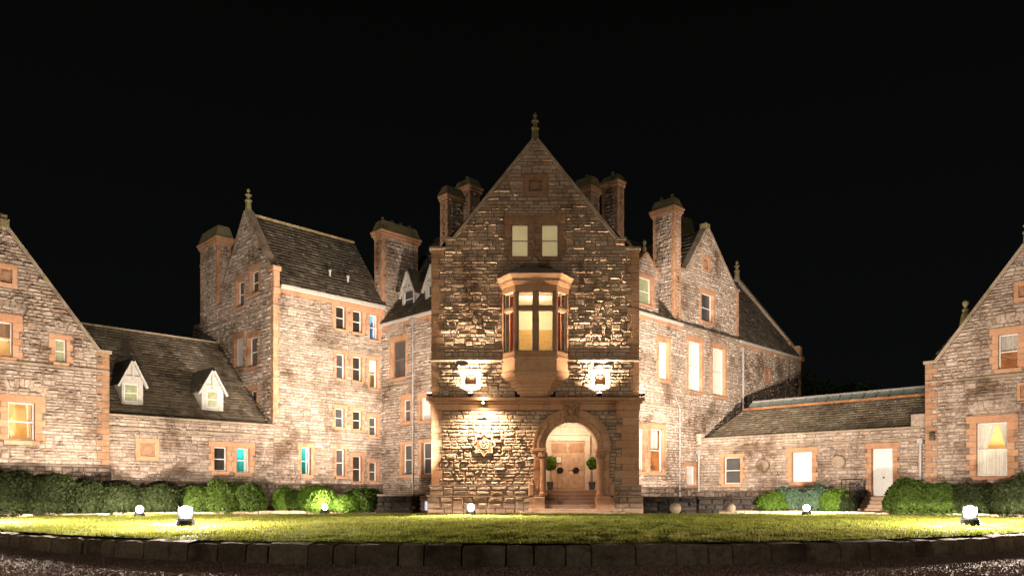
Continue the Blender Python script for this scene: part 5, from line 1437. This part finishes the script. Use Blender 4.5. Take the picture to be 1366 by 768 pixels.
# far trees, barely visible behind the right range
def tree(x, y, h, r, label, seed):
    root = thing('tree', (x, y, 0), label, 'tree', 'dark trees behind the right range')
    rg = np.random.default_rng(seed); mb = MB(); mb.tube([(x, y, -.2), (x + .2, y, h * .3), (x, y, h * .75)], [.5, .35, .12], 8)
    cs = []
    for k in range(9):
        th = rg.uniform(0, 6.28); z0 = h * rg.uniform(.25, .5); e = (x + r * .65 * math.cos(th), y + r * .65 * math.sin(th), h * rg.uniform(.45, .85)); cs.append(e)
        mb.tube([(x, y, z0), ((x + e[0]) / 2, (y + e[1]) / 2, (z0 + e[2]) / 2 + .4), e], [.18, .11, .04], 6)
    mb.build('trunk', M['bark'], root)
    n = 9000; ci = rg.integers(0, 9, n); cc = np.array(cs)[ci] - np.array([x, y, 0]); d = rg.normal(size=(n, 3)); d /= np.linalg.norm(d, axis=1)[:, None]
    P = cc + d * (rg.random(n)[:, None] ** .4) * np.array([r * .5, r * .5, h * .17]); nr = rg.normal(size=(n, 3)); a = np.cross(nr, rg.normal(size=(n, 3))); a /= np.linalg.norm(a, axis=1)[:, None]; b = np.cross(nr, a); b /= np.linalg.norm(b, axis=1)[:, None]
    s_ = .22 * rg.uniform(.6, 1.3, n)[:, None]; fast_mesh('crown', np.stack([P - a * s_ * .6, P + b * s_, P + a * s_ * .6, P - b * s_], 1), 4, M['leaf'], rg.random(n), root)
tree(34, 80, 15, 6, 'dark leafy tree just right of the main block end gable', 5)
tree(42, 84, 13.5, 6, 'dark leafy tree between the main block and the right gabled building', 6)

# ================================================================== FLOODLIGHTS
def floodlight(x, y, zb, size, label, aim, power, fill, cone=140, col=WHITE, bulb='bulb', spill_to=None):
    """ground floodlight: iron foot, yoke, round glass head glowing all round"""
    root = thing('floodlight', (x, y, zb), label, 'floodlight', 'floodlights on the lawn'); s = size
    mb = MB(); mb.lathe((x, y, zb - .03), [(.62 * s, 0), (.60 * s, .08 * s), (.5 * s, .5 * s), (.44 * s, .62 * s)], 14); mb.build('foot', M['black'], root)
    mb = MB()
    mb.tube([(x - .42 * s, y, zb + .42 * s), (x + .42 * s, y, zb + .42 * s)], .04 * s, 6)
    for sg in (-1, 1): mb.tube([(x + sg * .42 * s, y, zb + .42 * s), (x + sg * .43 * s, y, zb + .9 * s), (x + sg * .40 * s, y, zb + 1.2 * s)], .04 * s, 6)
    mb.build('yoke', M['black'], root)
    mb = MB(); n = 8; rr = .34 * s
    mb.lathe((x, y, zb + .55 * s), [(max(.01, rr * math.sin(math.pi * k / n)), (rr - rr * math.cos(math.pi * k / n)) * 1.05) for k in range(n + 1)], 16); mb.build('lens', M[bulb], root, smooth=True)
    top = Vector((x, y, zb + .92 * s)); a = Vector(aim); dr = (a - top); dr.z = 0; dr.normalize()
    lamp('beam', 'SPOT', top + dr * (.62 * s) + Vector((0, 0, .12 * s)), power, col, root, .10, aim, cone, .5)
    if spill_to: lamp('spill', 'SPOT', top + Vector((0, -.1, .5 * s)), fill, col, root, .12, spill_to, 150, .3)
    elif fill: lamp('spill', 'SPOT', top + Vector((0, 0, .62 * s)), fill, col, root, .12, top - Vector((0, 0, 5)), 178.6, .02)
    return root
KW = 1000
l1 = floodlight(-9.45, 21.7, .05, .50, 'large glaring floodlight standing on the left of the lawn', (-22, 35, 4), 11 * KW, 5200, cone=105)
floodlight(-15.4, 31.0, 0.0, .40, 'glaring floodlight on the gravel in front of the left shrubs', (-18, 38.5, 7), 4.4 * KW, 400)
floodlight(-9.0, 36.0, 0.0, .40, 'small floodlight at the foot of the bright green shrub', (-10.6, 44, 3), 800, 220)
l4 = floodlight(-1.7, 31.0, 0.08, .40, 'small floodlight on the lawn before the entrance wall', (-12.2, 44.5, 8.5), 21 * KW, 9500, cone=42, spill_to=(-1.0, 20, -1.5))
floodlight(13.2, 33.6, 0.0, .40, 'small floodlight on the path before the right shrubs', (15, 46, 6), 4.2 * KW, 1100)
l6 = floodlight(13.5, 22.1, .05, .50, 'large glaring floodlight standing on the right of the lawn', (24, 35, 4), 11 * KW, 5200, cone=105)
for l_, x_ in ((l1, -9.2), (l6, 13.25)): lamp('omni', 'POINT', (x_, 22.3, 1.0), 1900, WHITE, l_, .12)
p = Vector((13.2, 22.6, 1.0)); lamp('far_beam', 'SPOT', p, 50 * KW, WHITE, l6, .1, (12.2, 49, 10.5), 36, .6)
floodlight(-7.55, 40.3, 0.0, .28, 'unseen floodlight added behind the dark domed shrub by the cellar wall', (-11, 45.5, 11), 2.6 * KW, 0)  # added unseen lamp, brightens the tower front
floodlight(9.2, 40.0, 0.0, .28, 'unseen floodlight added behind the dark low wall on the right', (12, 48.5, 13), 2.2 * KW, 0)  # added unseen lamp, brightens the right face of the main block
floodlight(-17.6, 25.0, .03, .50, 'floodlight at the left end of the lawn just beyond the picture', (-25, 32, 6), 3 * KW, 9000, cone=105)
floodlight(18.6, 25.4, .03, .50, 'floodlight at the right end of the lawn just beyond the picture', (27, 32, 6), 3 * KW, 7000, cone=105)

def ledge_light(F, s, z, t, label, aim, power, cone=150, col=WARM, blend=.4, main=0, group='small lamps on the entrance cornice'):
    p = F.P(s, z, t); root = thing('ledge_lamp', tuple(p), label, 'lamp', group)
    mb = MB(); mb.box(F, s - .13, s + .13, z + .06, z + .2, t - .07, t + .07, .5, .015); mb.tube([F.P(s, z, t), F.P(s, z + .08, t)], .03, 6); mb.build('housing', M['black'], root)
    mb = MB(); mb.box(F, s - .10, s + .10, z + .2, z + .215, t - .05, t + .05, .5, .004); mb.build('lens', M['bulb_small'], root)
    lamp('beam', 'SPOT', F.P(s, z + .3, t), power, col, root, .05, aim, cone, .9 if cone < 120 else .4)
    if main: lamp('narrow_beam', 'SPOT', F.P(s, z + .3, t + .04), main, col, root, .05, aim, 82, 1.0)
    return root
F = Frame((1.147, 37.0), (1, 0))
ledge_light(F, -3.18, 5.705, .28, 'small uplight on the cornice below the left carved shield', F.P(-3.18, 12, .0), 800, main=4800)
ledge_light(F, 3.12, 5.705, .28, 'small uplight on the cornice below the right carved shield', F.P(3.12, 12, .0), 800, main=4800)
ledge_light(F, -5.2, 5.705, .26, 'corner uplight on the left end of the entrance cornice', (-11, 45, 9.5), 7000, 95, WHITE)
ledge_light(F, 5.22, 5.705, .26, 'corner uplight on the right end of the entrance cornice', (18, 55, 9), 8000, 95, WHITE)
# downlight under the cornice
p = F.P(-2.55, 5.42, .42); root = thing('wall_lamp', tuple(p), 'small downlight projecting from the cornice above the star plaque', 'lamp', 'small lamps on the entrance cornice')
mb = MB(); mb.box(F, -2.64, -2.46, 5.44, 5.53, .2, .62, .5, .02); mb.tube([F.P(-2.55, 5.47, .60), F.P(-2.55, 5.40, .66)], [.05, .09], 8); mb.build('housing', M['black'], root)
mb = MB(); mb.lathe(F.P(-2.55, 5.36, .64), [(.02, 0), (.06, .02), (.06, .04)], 8); mb.build('lens', M['bulb_small'], root)
lamp('beam', 'SPOT', F.P(-2.55, 5.30, .88), 3300, WARM, root, .05, F.P(-2.5, 1.0, .0), 150, 1.0)
lamp('back_glow', 'POINT', F.P(-2.55, 5.66, .60), 45, WARM, root, .04)
